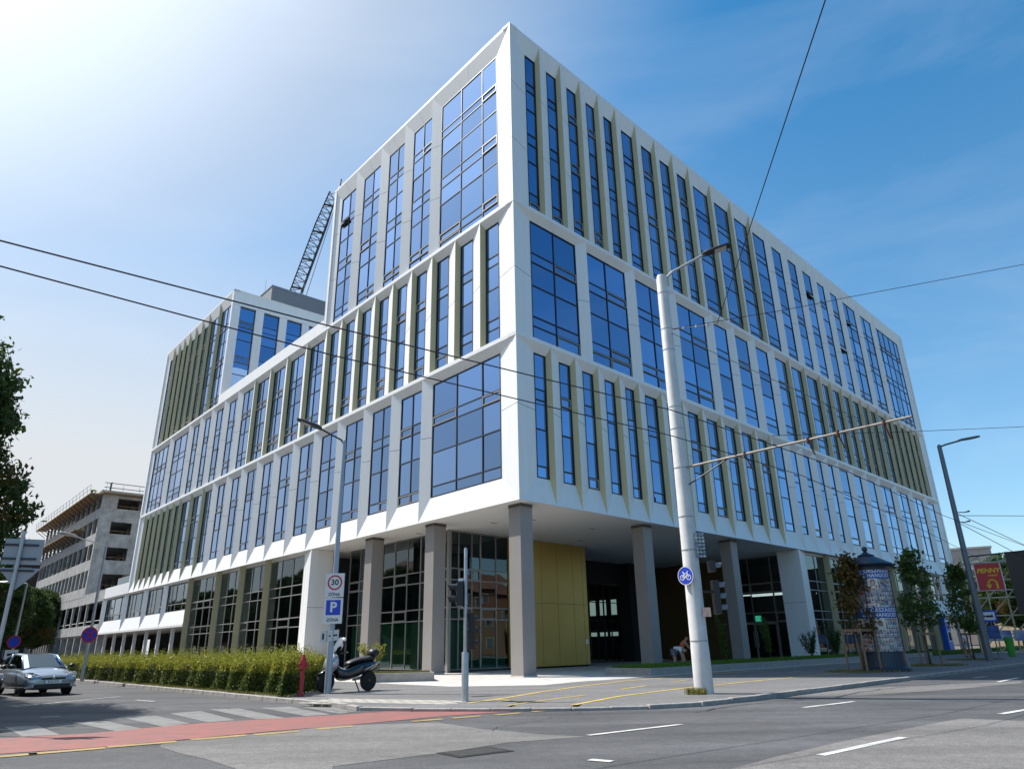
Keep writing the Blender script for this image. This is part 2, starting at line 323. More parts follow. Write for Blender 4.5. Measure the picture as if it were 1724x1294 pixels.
# pavement of the building block
KL = [off(FL, u, 12.1) for u in (230, 150, 90, 60, 40, 30, 20, 12, 6, 0, -4, -7)]
KC = [Vector((-3.75, 18.25, 0)), Vector((-2.4, 17.75, 0)), Vector((-.6, 17.35, 0)), Vector((1.2, 17.15, 0)), Vector((2.9, 17.2, 0)), Vector((4.2, 17.75, 0))]
KR = [off(FR, u, 13.2) for u in (-5, 0, 6, 12, 20, 30, 40, 60, 90, 150, 280)]
edge = KL+KC+KR
def inner(p): return p + (C+(dL+dR)*14-p).normalized()*1.6
zz = [0]*len(KL)+[-.03, -.05, -.055, -.055, -.045, -.02]+[0]*len(KR)
pv = MB(); n = len(edge)
rim = [Vector((p.x, p.y, z)) for p, z in zip(edge, zz)]
hub = P(6, 6, 0)
inn = [Vector((q_.x, q_.y, 0)) for q_ in (e_+(hub-e_).normalized()*.45 for e_ in edge)]
for i in range(n-1): pv.poly([rim[i], rim[i+1], inn[i+1], inn[i]])
for i in range(n-1): pv.poly([inn[i], inn[i+1], hub])
pav = struct('pavement', pv, ASPW)
# kerb stones, one by one
kst = MB().box((0, 0, -.075), (.985, .15, .15)); ks0 = kst.build('kerb_stone', KERB, None, bevel=.012); kme = ks0.data
bpy.data.objects.remove(ks0)
def kerb_run(pts, zs, maxn):
    cnt = 0
    for i in range(len(pts)-1):
        a, b = Vector(pts[i]), Vector(pts[i+1]); L = (b-a).length; k = max(1, round(L))
        for j in range(k):
            if cnt >= maxn: return
            p = a.lerp(b, (j+.5)/k); z = zs[i]+(zs[i+1]-zs[i])*(j+.5)/k
            o = bpy.data.objects.new('kerb_stone', kme); COL.objects.link(o); o.parent = pav
            o.location = (p.x, p.y, z+.022+random.uniform(-.006, .006)); o.rotation_euler = (0, 0, math.atan2(b.y-a.y, b.x-a.x)+random.uniform(-.012, .012)); o.scale = (L/k, 1, 1); cnt += 1
            m_ = o.modifiers.new('bevel', 'BEVEL'); m_.width = .012; m_.segments = 1
kerb_run(list(reversed(KL))[:9], [0]*9, 70)
kerb_run([KL[-1]]+KC+[KR[0]], [0]+zz[len(KL):len(KL)+6]+[0], 20)
kerb_run(KR[:8], [0]*8, 62)
# plaza slabs under and around the building
pz = MB().poly([P(-5.7, -2.2, .004), P(-3.4, -4.6, .004), P(-1.2, -4.2, .004), P(31, -4.3, .004), P(31, 24, .004), P(-5.8, 24, .004)])
plaza = struct('plaza_paving', pz, SLAB)
sj = MB()
for k in range(-3, 26, 1):
    s_ = k*1.2
    if s_ < 31: sj.pbox(P(s_, -4.2 if s_ > -1 else 0, .0042), dR*.022, dL*(24), UP*.001)
for k in range(-3, 20): sj.pbox(P(-5.5 if k > -1 else -1, k*1.2, .0046), dR*36, dL*.022, UP*.001)
jo = sj.build('slab_joints', mat('joint_dark', (.16, .15, .14), .9), plaza); jo['kind'] = 'stuff'

def pxs(l, o=(0, 0), s=1.): return [(o[0]+x/s, o[1]+y/s) for x, y in l]
def strip(mb, pts, wd, z):
    P3 = [Vector((p[0], p[1], z)) for p in pts]; L, Rr = [], []
    for i, p in enumerate(P3):
        d = (P3[min(i+1, len(P3)-1)]-P3[max(0, i-1)]).normalized(); nrm = Vector((-d.y, d.x, 0))
        L.append(p+nrm*wd/2); Rr.append(p-nrm*wd/2)
    for i in range(len(P3)-1): mb.poly([Rr[i], Rr[i+1], L[i+1], L[i]])
def mark(name, mb, m, on=None): o = mb.build(name, m, None); o['kind'] = 'structure'; return o
A, B_ = (0, 1040), (560, 1040); SC = 2.873
# repaired asphalt areas, and one sunlit patch painted paler
pt = MB().poly([at_z(x, y, RZ+.004) for x, y in [(400, 1420), (400, 1294), (348, 1277), (306, 1268), (268, 1256), (275, 1249), (452, 1233), (560, 1221), (734, 1215), (811, 1226), (908, 1235), (988, 1239), (856, 1249), (748, 1266), (560, 1289), (545, 1420)]])
mark('repair_or_sun_patch', pt, ASPL)
pt = MB().poly([at_z(x, y, RZ+.004) for x, y in [(1160, 1420), (1228, 1294), (1301, 1274), (1423, 1246), (1560, 1219), (1622, 1208), (1740, 1214), (1900, 1225), (1900, 1420)]])
mark('repair_or_sun_patch', pt, ASPL)
pt = MB().poly([at_z(x, y, RZ+.004) for x, y in [(1270, 1173), (1340, 1167), (1450, 1158), (1590, 1151), (1720, 1146), (1720, 1149), (1590, 1161), (1450, 1170)]])  # lit gravel by the right kerb, sunlight put into the pale colour
mark('repair_or_sun_patch', pt, ASPL)
# red cycle crossing
e1 = Vector((-.805, -.593, 0)); e2 = Vector((-.593, .805, 0)); X0 = at_z(*pxs([(600, 468)], B_, SC)[0], RZ)
rl = MB(); top = pxs([(-300, 598), (0, 580), (430, 556), (860, 516), (1150, 495), (1724, 461)], A, SC)+pxs([(300, 445), (600, 427), (1000, 421), (1110, 425)], B_, SC)
bot = pxs([(-300, 676), (0, 655), (430, 626), (860, 588), (1290, 548), (1724, 512)], A, SC)+pxs([(300, 495), (600, 468), (1000, 442), (1110, 429)], B_, SC)
tp = [at_z(x, y, RZ+.006) for x, y in top]; bt = [at_z(x, y, RZ+.006) for x, y in bot]
for i in range(len(tp)-1): rl.poly([bt[i], bt[i+1], tp[i+1], tp[i]])
mark('cycle_lane', rl, RPAINT)
# broken yellow edge of the cycle crossing
for i, (x, y, l) in enumerate([(0, 668, .9), (330, 640, 1.0), (690, 608, 1.0), (1060, 575, .9), (1340, 553, .8), (1620, 528, .7)]):
    p = at_z(*pxs([(x, y)], A, SC)[0], RZ+.009); mb = MB(); strip(mb, [p-e1*l*.5, p+e1*l*.5], .24, RZ+.009); mark('lane_dash', mb, YWORN)
for (x, y, l) in [(460, 492, .7), (650, 477, .7), (850, 462, .7), (1010, 448, .5)]:
    p = at_z(*pxs([(x, y)], B_, SC)[0], RZ+.009); mb = MB(); strip(mb, [p-e1*l*.5, p+e1*l*.5], .2, RZ+.009); mark('lane_dash', mb, YWORN)
# zebra bars behind it
for a, b, c, d in [((20, 525), (180, 518), (290, 563), (110, 572)), ((350, 503), (510, 497), (690, 533), (560, 545)), ((600, 482), (750, 470), (920, 508), (790, 524)), ((820, 460), (970, 448), (1140, 492), (1010, 504)), ((1010, 440), (1160, 436), (1380, 482), (1240, 488)), ((1260, 433), (1400, 427), (1600, 465), (1480, 473)), ((1430, 424), (1560, 420), (1724, 452), (1640, 461))]:
    mb = MB().poly([at_z(*q, RZ+.004) for q in pxs([a, b, c, d], A, SC)]); mark('zebra_stripe', mb, ZPAINT)
# yellow lines of the cycle path on the pavement
def yl(pts, o_, wd=.11, z=.007, name='cycle_path_line', m_=YPAINT):
    mb = MB(); strip(mb, [at_z(x, y, z) for x, y in pxs(pts, o_, SC)], wd, z); mark(name, mb, m_)
Af = [at_z(*q, 0) for q in pxs([(650, 412), (830, 387), (1000, 358), (1200, 330), (1400, 306), (1690, 281)], B_, SC)]+[off(FR, u, 5.1) for u in (14, 22, 34)]
mb = MB(); strip(mb, Af, .15, .007); mark('cycle_path_line', mb, YPAINT)
Cf = [at_z(*q, 0) for q in pxs([(1165, 420), (1280, 398), (1400, 376), (1724, 336)], B_, SC)]+[off(FR, u, 9.7) for u in (2, 10, 18, 26)]
mb = MB(); strip(mb, Cf, .15, .007); mark('cycle_path_line', mb, YPAINT)
yl([(850, 421), (1100, 386), (1230, 371)], B_, .10); yl([(800, 392), (940, 406)], B_, .12, .011); yl([(1395, 343), (1520, 325)], B_, .11); yl([(1630, 308), (1724, 297)], B_, .11)
for u in (9, 12.5, 16, 19.5): mb = MB(); strip(mb, [off(FR, u, 7.4), off(FR, u+1.3, 7.4)], .11, .007); mark('cycle_path_line', mb, worn('white_dash_path', (.55, .54, .5), .5))
# white lane marks
for q in ([(1235, 565), (1685, 512)],): yl(q, B_, .12, RZ+.009, 'lane_dash', WPAINT)
yl([(1242, 682), (1352, 691)], B_, .14, RZ+.009, 'lane_dash', WPAINT)
for a, b in (((1353, 1190), (1437, 1180)), ((1381, 1270), (1521, 1240)), ((1684, 1201), (1760, 1188)), ((1680, 1147), (1714, 1140)), ((1640, 1140), (1662, 1138))):
    mb = MB(); strip(mb, [at_z(*a, RZ+.009), at_z(*b, RZ+.009)], .13, RZ+.009); mark('lane_dash', mb, WPAINT)
for q in ([(60, 430), (330, 402), (580, 378)], [(195, 478), (290, 474)], [(660, 395), (745, 402)]): yl(q, A, .14, RZ+.009, 'lane_dash', worn('old_white_paint', (.5, .5, .48), .5))
# manhole cover frame in the carriageway
mc = at_z(*pxs([(690, 648)], B_, SC)[0], RZ); mh = thing('manhole_cover', (mc.x, mc.y, RZ), 'square iron manhole cover set in the dark asphalt in front', 'manhole')
MB().pbox(mc-e1*.45-e2*.3+UP*.002, e1*.9, e2*.6, UP*.005).build('rim', mat('iron_rim', (.03, .03, .03), .7, .5), mh)
MB().pbox(mc-e1*.38-e2*.23+UP*.003, e1*.76, e2*.46, UP*.007).build('lid', mat('iron_lid', (.06, .058, .055), .65, .5, var=.4, scale=30, bump=.5, bscale=60), mh)
# tar-sealed cracks wandering over the carriageway
TAR = mat('tar_seal', (.022, .022, .024), .55); rc = random.Random(5)
def crack(a_, b_, wd, n_=26, amp=.22):
    a_, b_ = Vector(a_), Vector(b_); d_ = (b_-a_); nrm = Vector((-d_.y, d_.x, 0)).normalized(); pts = []; w_ = 0
    for k in range(n_+1): w_ = w_*.8+rc.gauss(0, amp*.35); pts.append(a_.lerp(b_, k/n_)+nrm*w_)
    mb = MB()
    for p_, q_ in zip(pts[:-1], pts[1:]): e_ = nrm*wd*rc.uniform(.3, 1)/2; mb.poly([p_-e_, q_-e_, q_+e_, p_+e_])
    mark('tar_seam', mb, TAR)
z_ = RZ+.0125
for a_, b_, wd in (((-1.2, 12.9), (1.4, 16.6), .02), ((-9, 20.5), (-3.2, 17.4), .04), ((3.6, 16.2), (14, 24.9), .05), ((-12.5, 19.5), (-9.8, 16.6), .03)): crack((*a_, z_), (*b_, z_), wd)
# warning pavers at the dropped kerb, laid one by one
PAV = mat('paver', (.46, .43, .37), .85, var=.2, scale=3)
p0 = MB().box((0, 0, 0), (.37, .18, .02)).build('paver', PAV, None, bevel=.006); pme = p0.data; bpy.data.objects.remove(p0)
a0, a1 = at_z(*pxs([(-60, 395)], B_, SC)[0], 0), at_z(*pxs([(610, 412)], B_, SC)[0], -.02)
row = (a1-a0); row.z = 0; rl_ = row.length; row.normalize(); pr = Vector((row.y, -row.x, 0))
for j in range(7):
    for i in range(int(rl_/.39)):
        p = a0+row*(.2+i*.39+(.19 if j % 2 else 0))+pr*(j*.2-.35)
        o = bpy.data.objects.new('paver', pme); COL.objects.link(o); o.parent = pav; o.location = (p.x, p.y, -.02 if j > 4 else .0-.002*j+random.uniform(-.002, .002)); o.rotation_euler = (0, 0, math.atan2(row.y, row.x)); 
# far pavements across both streets
MB().pbox(off(FL, -34, 23)+UP*-.12, dL*260, nL*9, UP*.12).build('far_pavement', ASPW)['kind'] = 'structure'
MB().pbox(off(FR, -30, 30)+UP*-.12, dR*300, nR*8, UP*.12).build('far_pavement', ASPW)['kind'] = 'structure'
# ================================================================== the office building
bld = thing('office_building', C, 'white nine storey office block with folded fins and blue glass on the street corner', 'building')
D = .29
cells = []          # every pane: (weight, window object, four corners)
def vlerp(a, b, t): return a+(b-a)*t
def make_window(Fn, b, a, zs, cols, depth=D, frame=FRAME, pane=None, operable=.3, fw=.06, opens=(), name='window', thick=.09):
    """frame with mullions and transoms; panes are collected and built later"""
    fm = MB(); d0 = depth-.015; z0, z1 = zs[0], zs[-1]
    def bar(u0, u1, za, zb, dd=d0, th=thick, m=0): fm.pbox(Fn(u0, dd, za), Fn(u1, dd, za)-Fn(u0, dd, za), Fn(u0, dd+th, za)-Fn(u0, dd, za), UP*(zb-za), m)
    bar(b, b+fw, z0, z1); bar(a-fw, a, z0, z1); bar(b+fw, a-fw, z0, z0+fw, d0+.004); bar(b+fw, a-fw, z1-fw, z1, d0+.004)
    us = [b+fw/2]+[vlerp(b, a, c) for c in cols]+[a-fw/2]
    for u in us[1:-1]: bar(u-.03, u+.03, z0+fw, z1-fw, d0+.008)
    for z in zs[1:-1]: bar(b+fw, a-fw, z-.032, z+.032, d0+.012)
    info = []
    for i in range(len(us)-1):
        for j in range(len(zs)-1):
            u0, u1, za, zb = us[i]+.03, us[i+1]-.03, zs[j]+.035, zs[j+1]-.035
            small = zb-za < .85
            if small and random.random() < operable and u1-u0 > .5:
                e = .055; dd = d0-.012
                for q in ((u0, u1, za, za+e), (u0, u1, zb-e, zb), (u0, u0+e, za+e, zb-e), (u1-e, u1, za+e, zb-e)): bar(*q, dd=dd, th=.05, m=1)
            info.append((u0, u1, za, zb, (i, j) in opens))
    o = fm.build(name, [frame, FRAME2], bld, fix=False)
    for u0, u1, za, zb, op in info:
        j1, j2, j3 = (random.gauss(0, .0035) for _ in range(3)); dg = depth+.035
        lo = -.22 if op else 0
        q = [Fn(u0-.01, dg+j1+lo, za-.01), Fn(u1+.01, dg+j2+lo, za-.01), Fn(u1+.01, dg+j2+j3, zb+.01), Fn(u0-.01, dg+j1+j3, zb+.01)]
        if (q[1]-q[0]).cross(q[3]-q[0]).dot(Fn(b, 0, z0)-Fn(b, 1, z0)) < 0: q.reverse()
        c_ = (q[0]+q[2])/2; cells.append(((u1-u0)*(zb-za)/dist(c_)**2, o, q, pane or PANE))
    return o
def ncols(side, wd):
    if side == 'R':
        if wd < 3.3: return []
        if wd < 4.6: return [.5]
        return [.2, .4, .62, .84]
    if wd < 1.75: return []
    if wd < 3.6: return [.5]
    if wd < 6.1: return [.25, .62]
    return [.25, .5, .75]

def seams(za, zb, cuts):
    zs = [za]+[c for c in cuts if za+.5 < c < zb-.5]+[zb]; return [(zs[i]+(.011 if i else 0), zs[i+1]-(.011 if i < len(zs)-2 else 0)) for i in range(len(zs)-1)]
def fin(Fn, typ, u, wd, T, name='fin'):
    zc0, zc1, zf0, zf1 = T['zb'], T['zt'], T['zs'], T['zh']
    rf = u-.15 if typ == 'G' else u+.10
    sf = u+wd if typ == 'G' else u-wd
    o = MB().poly([Fn(u, .0, zc0), Fn(u, .0, zc1), Fn(rf, D, zf1), Fn(rf, D, zf0)]).build(name, GOLD, bld)
    for k, (za, zb) in enumerate(seams(zc0, zc1, T['cuts'])):
        ca, cb = za, zb; fa = zf0 if k == 0 else za; fb = zf1 if zb == zc1 else zb
        MB().poly([Fn(u, 0, ca), Fn(sf, D, fa), Fn(sf, D, fb), Fn(u, 0, cb)]).build('panel', WHITE, o)
    return (min(rf, sf), max(rf, sf))
def corner(Fn, u0, u1, T):       # folded corner panels between the arris u0 and the glass u1
    for k, (za, zb) in enumerate(seams(T['zb'], T['zt'], T['cuts'])):
        fa = T['zs'] if k == 0 else za; fb = T['zh'] if zb == T['zt'] else zb
        MB().poly([Fn(u0, 0, za), Fn(u1, D, fa), Fn(u1, D, fb), Fn(u0, 0, zb)]).build('corner_panel', WHITE, bld)
TA = dict(zt=36.50, zh=35.41, zs=24.15, zb=24.15, cuts=(28.2, 32.3), tr=[24.15, 24.80, 25.38, 27.55, 28.82, 29.52, 31.32, 32.75, 33.33, 35.41])
TB = dict(zt=23.93, zh=23.49, zs=16.19, zb=16.19, cuts=(19.9,), tr=[16.19, 17.05, 17.62, 19.46, 20.9, 21.48, 23.49])
TC = dict(zt=15.97, zh=15.51, zs=8.92, zb=7.62, cuts=(12.35,), tr=[8.92, 9.52, 11.42, 12.97, 13.54, 15.51])
def row(Fn, side, T, u0, g0, piers, u1, g1, opens={}):
    """one storey band: arris u0, first glass g0, fins, last glass g1, arris u1"""
    corner(Fn, u0, g0, T); corner(Fn, u1, g1, T)
    foot = []
    for i, (typ, u) in enumerate(piers):
        nx = piers[i+1][1] if i+1 < len(piers) else u1
        wd = .72 if typ == 'W' else (.9 if nx-u < 2.15 else .98)
        if typ == 'G' and nx-u-wd < .55: wd = max(.3, nx-u-.8)
        foot.append(fin(Fn, typ, u, wd, T))
    cr = [u0]+[p[1] for p in piers]+[u1]; b = [g0]+[f[1] for f in foot]; a = [f[0] for f in foot]+[g1]
    for i in range(len(b)):
        if a[i]-b[i] < .12: continue
        cut = [0, .5, 1] if a[i]-b[i] > 2.0 else [0, 1]
        for k0, k1 in zip(cut[:-1], cut[1:]):
            g0_, g1_ = (.006 if k0 else 0), (.006 if k1 < 1 else 0); c0, c1, f0, f1 = vlerp(cr[i], cr[i+1], k0)+g0_, vlerp(cr[i], cr[i+1], k1)-g1_, vlerp(b[i], a[i], k0)+g0_, vlerp(b[i], a[i], k1)-g1_
            MB().poly([Fn(c0, 0, T['zt']), Fn(f0, D, T['zh']), Fn(f1, D, T['zh']), Fn(c1, 0, T['zt'])]).build('head_panel', WHITE, bld)
            if T['zs'] > T['zb']: MB().poly([Fn(c0, 0, T['zb']), Fn(c1, 0, T['zb']), Fn(f1, D, T['zs']), Fn(f0, D, T['zs'])]).build('sill_panel', WHITE, bld)
        make_window(Fn, b[i], a[i], T['tr'], ncols(side, a[i]-b[i]), opens=opens.get(i, ()))
G = lambda *u: [('G', x) for x in u]
Wp = lambda *u: [('W', x) for x in u]
LR_, LL_ = 68.56, 66.0
row(FR, 'R', TA, 0, 1.55, G(2.6, 4.55, 6.5, 8.4, 10.32, 12.7, 15.08, 17.4, 19.7, 22.92, 26.19, 29.46)+Wp(33.29, 36.54, 39.71, 43.0, 46.21, 49.45, 54.24, 58.99), LR_, 67.15, {15: ((0, 7),), 17: ((0, 4),), 18: ((0, 7),), 20: ((0, 4),)})
row(FR, 'R', TB, 0, 1.55, Wp(6.14, 10.97, 15.72, 20.58, 23.72, 26.96, 30.28)+G(33.01, 36.03, 39.26, 41.66, 44.16, 46.52, 49.01, 51.24, 53.52, 56.07, 58.0, 60.16, 62.17, 64.17, 66.05), LR_, 67.3)
row(FR, 'R', TC, 0, 1.55, G(2.6, 4.55, 6.52, 8.48, 10.37, 12.75, 15.16, 17.5, 19.91, 22.31, 24.76, 27.15)+Wp(30.34, 32.68, 35.14, 37.5, 39.88, 43.19, 46.34, 49.75, 54.35, 59.13, 64.0), LR_, 67.15)
row(FL, 'L', TA, 0, 1.56, Wp(8.01, 11.36, 14.59, 18.22), 21.94, 21.0, {4: ((1, 7),)})
row(FL, 'L', TB, 0, 1.56, G(2.87, 5.2, 7.56, 9.79, 12.02, 14.27, 16.58, 18.9, 21.2, 24.53, 28.05, 31.33, 34.68)+Wp(38.57, 41.97, 45.34, 48.61, 52.03, 58.38), LL_, 64.9)
row(FL, 'L', TC, 0, 1.56, Wp(8.28, 11.6, 14.95, 18.44, 21.95, 25.4, 28.85, 32.13, 35.43, 38.8, 42.2)+G(44.92, 48.25, 51.64, 53.77, 55.95, 58.0, 59.9, 61.83, 63.7), LL_, 64.9)
row(FL, 'L', TA, 43.63, 44.15, G(47.5, 50.72, 52.91, 55.1, 57.2, 59.15, 61.0, 62.9), LL_, 64.9)
# string courses, copings, parapet
def course(Fn, u0, u1, z0, z1, dz=0., name='ledge', d1=.62): MB().pbox(Fn(u0, 0, z0), Fn(u1, 0, z0)-Fn(u0, 0, z0), Fn(u0, d1, z0)-Fn(u0, 0, z0), UP*(z1-z0-dz)).build(name, WHITE, bld)
for z0, z1 in ((15.97, 16.19), (23.93, 24.15)): course(FR, 0, LR_, z0, z1, .004)
course(FL, 0, LL_, 15.97, 16.19); course(FL, 0, 21.94, 23.93, 24.15); course(FL, 43.63, LL_, 23.93, 24.15); course(FL, 21.94, 43.63, 23.93, 24.95, name='parapet', d1=.4)
course(FR, 0, LR_, 36.5, 36.67, .004, 'coping'); course(FL, 0, 21.94, 36.5, 36.67, 0, 'coping'); course(FL, 43.63, LL_, 36.5, 36.67, 0, 'coping')
# cores behind the glass, roofs
def prism(pts, z0, z1): 
    mb = MB(); lo = [Vector((p.x, p.y, z0)) for p in pts]; hi = [Vector((p.x, p.y, z1)) for p in pts]; k = len(pts)
    mb.poly(list(reversed(lo))); mb.poly(hi)
    for i in range(k): mb.poly([lo[i], lo[(i+1) % k], hi[(i+1) % k], hi[i]])
    return mb
def st(s0, s1, t0, t1): return [P(s0, t0, 0), P(s1, t0, 0), P(s1, t1, 0), P(s0, t1, 0)]
prism(st(.75, 68.2, .75, 21.6), 7.75, 36.4).build('core', DARK, bld)
prism(st(.75, 20, 21.6, 65.6), 7.75, 23.9).build('core', DARK, bld)
prism(st(.75, 20, 44.3, 65.6), 23.9, 36.4).build('core', DARK, bld)
prism(st(.02, 20, 21.62, 21.92), 24.1, 36.49).build('end_wall', WHITE, bld)
prism(st(-.0, 20, 65.62, 65.98), 7.64, 36.49).build('end_wall', WHITE, bld)
prism(st(68.22, 68.54, .02, 21.6), 7.64, 36.49).build('end_wall', WHITE, bld)
prism(st(.4, 20, 21.95, 43.6), 23.9, 24.12).build('terrace', ROOF, bld)
prism(st(.6, 68.2, .6, 21.6), 36.4, 36.48).build('roof', ROOF, bld); prism(st(.6, 20, 44.2, 65.6), 36.4, 36.48).build('roof', ROOF, bld)
# side of the rear tower above the terrace
def FT(u, d, z): return C + dL*(43.63+d) - nL*u + UP*z
MB().pbox(FT(0, 0, 36.5), -nL*18, dL*.5, UP*.17).build('coping', WHITE, bld)
wt = WHITE
TSW = [(0.02, .85), (2.52, 3.38), (5.12, 5.95), (7.7, 8.5), (10.2, 11.0), (12.7, 18)]
for a_, b_ in TSW: MB().pbox(FT(a_, .03, 24.1), FT(b_, .03, 24.1)-FT(a_, .03, 24.1), dL*.4, UP*10.85).build('tower_pier', wt, bld)
MB().pbox(FT(0.02, .03, 34.97), -nL*18, dL*.4, UP*1.53).build('tower_head', wt, bld)
for i in range(5): make_window(FT, TSW[i][1], TSW[i+1][0], [24.15, 25.4, 27.5, 28.8, 29.5, 31.3, 32.75, 33.4, 34.97], [], depth=.25)
# rooftop plant
pent = MB()
def PT(a, b, z): return C + dL*(49.2+a) - nL*(6.0+b) + UP*z
pent.pbox(PT(0, 0, 36.4), dL*14, -nL*12, UP*5.0); pent.build('plant_room', GREYBOX, bld)
for k in range(14): MB().pbox(PT(-.03, 0, 36.7+k*.34), dL*.06, -nL*12, UP*.20).build('louvre', GREYBOX, bld)
MB().pbox(PT(-.08, -.08, 41.4), dL*14, -nL*12, UP*.12).build('plant_room_coping', METAL, bld)
for a_, b_ in ((3, .3), (10, .3), (.3, 4)): MB().tube([PT(a_, b_, 41.4), PT(a_, b_, 43.6)], .02, 5).build('lightning_rod', METAL, bld)
# soffit of the overhang
sof = MB(); sof.poly([P(0, 0, 7.618), P(31, 0, 7.618), P(31, 24, 7.618), P(0, 24, 7.618)]); sof.poly([P(31, 0, 7.618), P(LR_, 0, 7.618), P(LR_, 3, 7.618), P(31, 3, 7.618)]); sof.poly([P(0, 24, 7.618), P(3, 24, 7.618), P(3, LL_, 7.618), P(0, LL_, 7.618)])
sof.build('soffit', SOFFIT, bld)
for s_, t_ in ((4, 3.4), (9, 3.4), (14.5, 3.4), (20, 3.4), (25.5, 3.4), (3, 5.5), (1.8, 11), (1.8, 16.5), (12, 7), (20, 7)): MB().pbox(P(s_, t_, 7.605), dR*.5, dL*.09, UP*.012).build('light_slot', FRAME, bld)
# free columns
for s_, t_ in ((.55, .55), (.55, 7.5), (.55, 13.9), (10.35, .55), (20.05, .55)):
    o = prism(st(s_, s_+.82, t_, t_+.82), .06, 7.46).build('column', TAUPE, bld, bevel=.012)
    prism(st(s_-.015, s_+.835, t_-.015, t_+.835), 7.46, 7.60).build('column_cap', mat('column_cap_dark', (.09, .08, .075), .5), o); prism(st(s_-.03, s_+.85, t_-.03, t_+.85), 0, .07).build('column_base', SLAB, o)
# recessed ground floor: glazed corner room
Z2 = [.12, 2.75, 3.38, 4.87, 5.5, 7.58]
def FGl(u, d, z): return P(2.7+d, 8.9+u, z)          # faces the left street
def FGr(u, d, z): return P(2.7+u, 8.9+d, z)          # faces the plaza
def glazing(Fn, b, a, cols, depth=0., zs=Z2, fr=FRAME2, op=.25, fw=.05): return make_window(Fn, b, a, zs, cols, depth, fr, PANE_G, op, fw, name='glazing')
for i in range(4): glazing(FGl, i*2.85, (i+1)*2.85, [.5])
glazing(FGr, 0, 2.4, [.3, .72]); glazing(FGr, 2.4, 4.9, [.5]); glazing(FGr, 4.9, 7.3, [.5])
MB().pbox(FGl(-.12, -.12, 0), dR*.2, dL*.2, UP*7.6).build('corner_post', FRAME2, bld)
MB().poly([FGl(.2, .35, .1), FGl(11.2, .35, .1), FGl(11.2, .35, 2.7), FGl(.2, .35, 2.7)]).build('window_film', GREEN_FILM, bld)
MB().poly([FGr(.4, .35, .1), FGr(7.2, .35, .1), FGr(7.2, .35, 3.3), FGr(.4, .35, 3.3)]).build('window_film', GREEN_FILM, bld)
prism(st(5.5, 14.6, 13, 24), .1, 7.6).build('lobby_core', mat('lobby_wall', (.07, .075, .085), .8), bld)
prism(st(2.8, 14.6, 9.0, 24), .02, .06).build('lobby_floor', mat('lobby_floor', (.12, .12, .12), .3), bld)
# gold wall, panel by panel
gx = [7.35, 8.9, 10.25, 11.75, 13.3, 14.3, 14.72]
for i in range(len(gx)-1):
    for z0, z1 in ((.1, 3.78), (3.80, 7.6)): MB().pbox(P(gx[i]+.014, 8.85, z0+.008), dR*(gx[i+1]-gx[i]-.028), dL*.12, UP*(z1-z0)).build('gold_wall_panel', GOLD2, bld)
MB().pbox(P(7.35, 9.0, .02), dR*7.35, dL*4.5, UP*7.58).build('gold_wall_core', DARK, bld)
MB().box(P(14.4, 8.82, 1.5), (.2, .04, .3), AR).build('notice', mat('paper', (.8, .8, .8), .6), bld)
# entrance passage behind
DGREY = mat('entrance_metal', (.045, .045, .05), .45, .3)
MB().pbox(P(14.8, 13.4, 0), dR*1.7, dL*1.2, UP*7.6).build('portal', DGREY, bld); MB().pbox(P(16.9, 13.6, 0), dR*.9, dL*.9, UP*7.6).build('portal', TAUPE, bld)
MB().pbox(P(25.2, 13.2, 0), dR*1.6, dL*1.2, UP*7.6).build('portal', DGREY, bld)
MB().pbox(P(16.4, 14.0, 5.9), dR*9, dL*.5, UP*1.7).build('portal_head', DGREY, bld)
def FE(u, d, z): return P(17.8+u, 14.6+d, z)
for i in range(4): make_window(FE, i*1.85, (i+1)*1.85, [.05, 2.4, 3.1, 4.5, 5.9], [.5], 0, DGREY, PANE_D, 0, .06, name='entrance_glazing')
MB().pbox(P(15, 26, 0), dR*16, dL*.3, UP*7.6).build('passage_wall', DARK, bld)
for i in range(5): MB().pbox(P(30.88, 19.3+i*1.3, 3.9), dL*(.75 if i != 3 else .5), dR*.05, UP*1.35).build('passage_window', mat('glowing_courtyard_window', (.3, .36, .33), .5, emit=(.55, .75, .68, .55)), bld)  # panes glow by themselves in place of daylight from the courtyard
for i in range(5): MB().pbox(P(30.88, 19.3+i*1.3, 2.05), dL*.9, dR*.05, UP*.34).build('passage_window', MATS['glowing_courtyard_window'], bld)
prism(st(14.8, 30.9, 14.6, 26), .01, .05).build('passage_floor', mat('passage_floor', (.1, .1, .1), .35), bld)
prism(st(30.95, 31.3, 15.45, 26.5), .05, 7.6).build('passage_wall', DARK, bld)
prism(st(.8, 30.9, 24.01, 26.5), 7.3, 7.6).build('passage_ceiling', DARK, bld)
# wall on the right side of the plaza: brown perforated metal, then a glazed entrance
for k in range(6): MB().pbox(P(30.9, 7.3+k*1.35, .05), dL*1.34, dR*.2, UP*7.55).build('perforated_panel', BROWNP, bld)
def FS(u, d, z): return P(30.9+d, u, z)
glazing(FS, 1.7, 3.4, [], zs=[.05, 2.7, 3.4, 4.9, 5.6, 7.58]); glazing(FS, 3.4, 7.25, [.5], zs=[2.7, 3.4, 4.9, 5.6, 7.58])
dr = MB(); 
for u_ in (3.4, 5.25, 7.1): dr.pbox(FS(u_, -.04, .05), dL*.14, dR*.12, UP*2.65)
dr.pbox(FS(3.4, -.04, 2.55), dL*3.84, dR*.12, UP*.16); do = dr.build('entrance_door', FRAME2, bld)
for u_ in (3.54, 5.39): MB().pbox(FS(u_, .03, .08), dL*1.7, dR*.02, UP*2.46).build('door_pane', PANE_D, do)
for u_ in (5.12, 5.44): MB().tube([FS(u_, -.1, .9), FS(u_, -.1, 2.1)], .022, 6).build('door_handle', METAL, do)
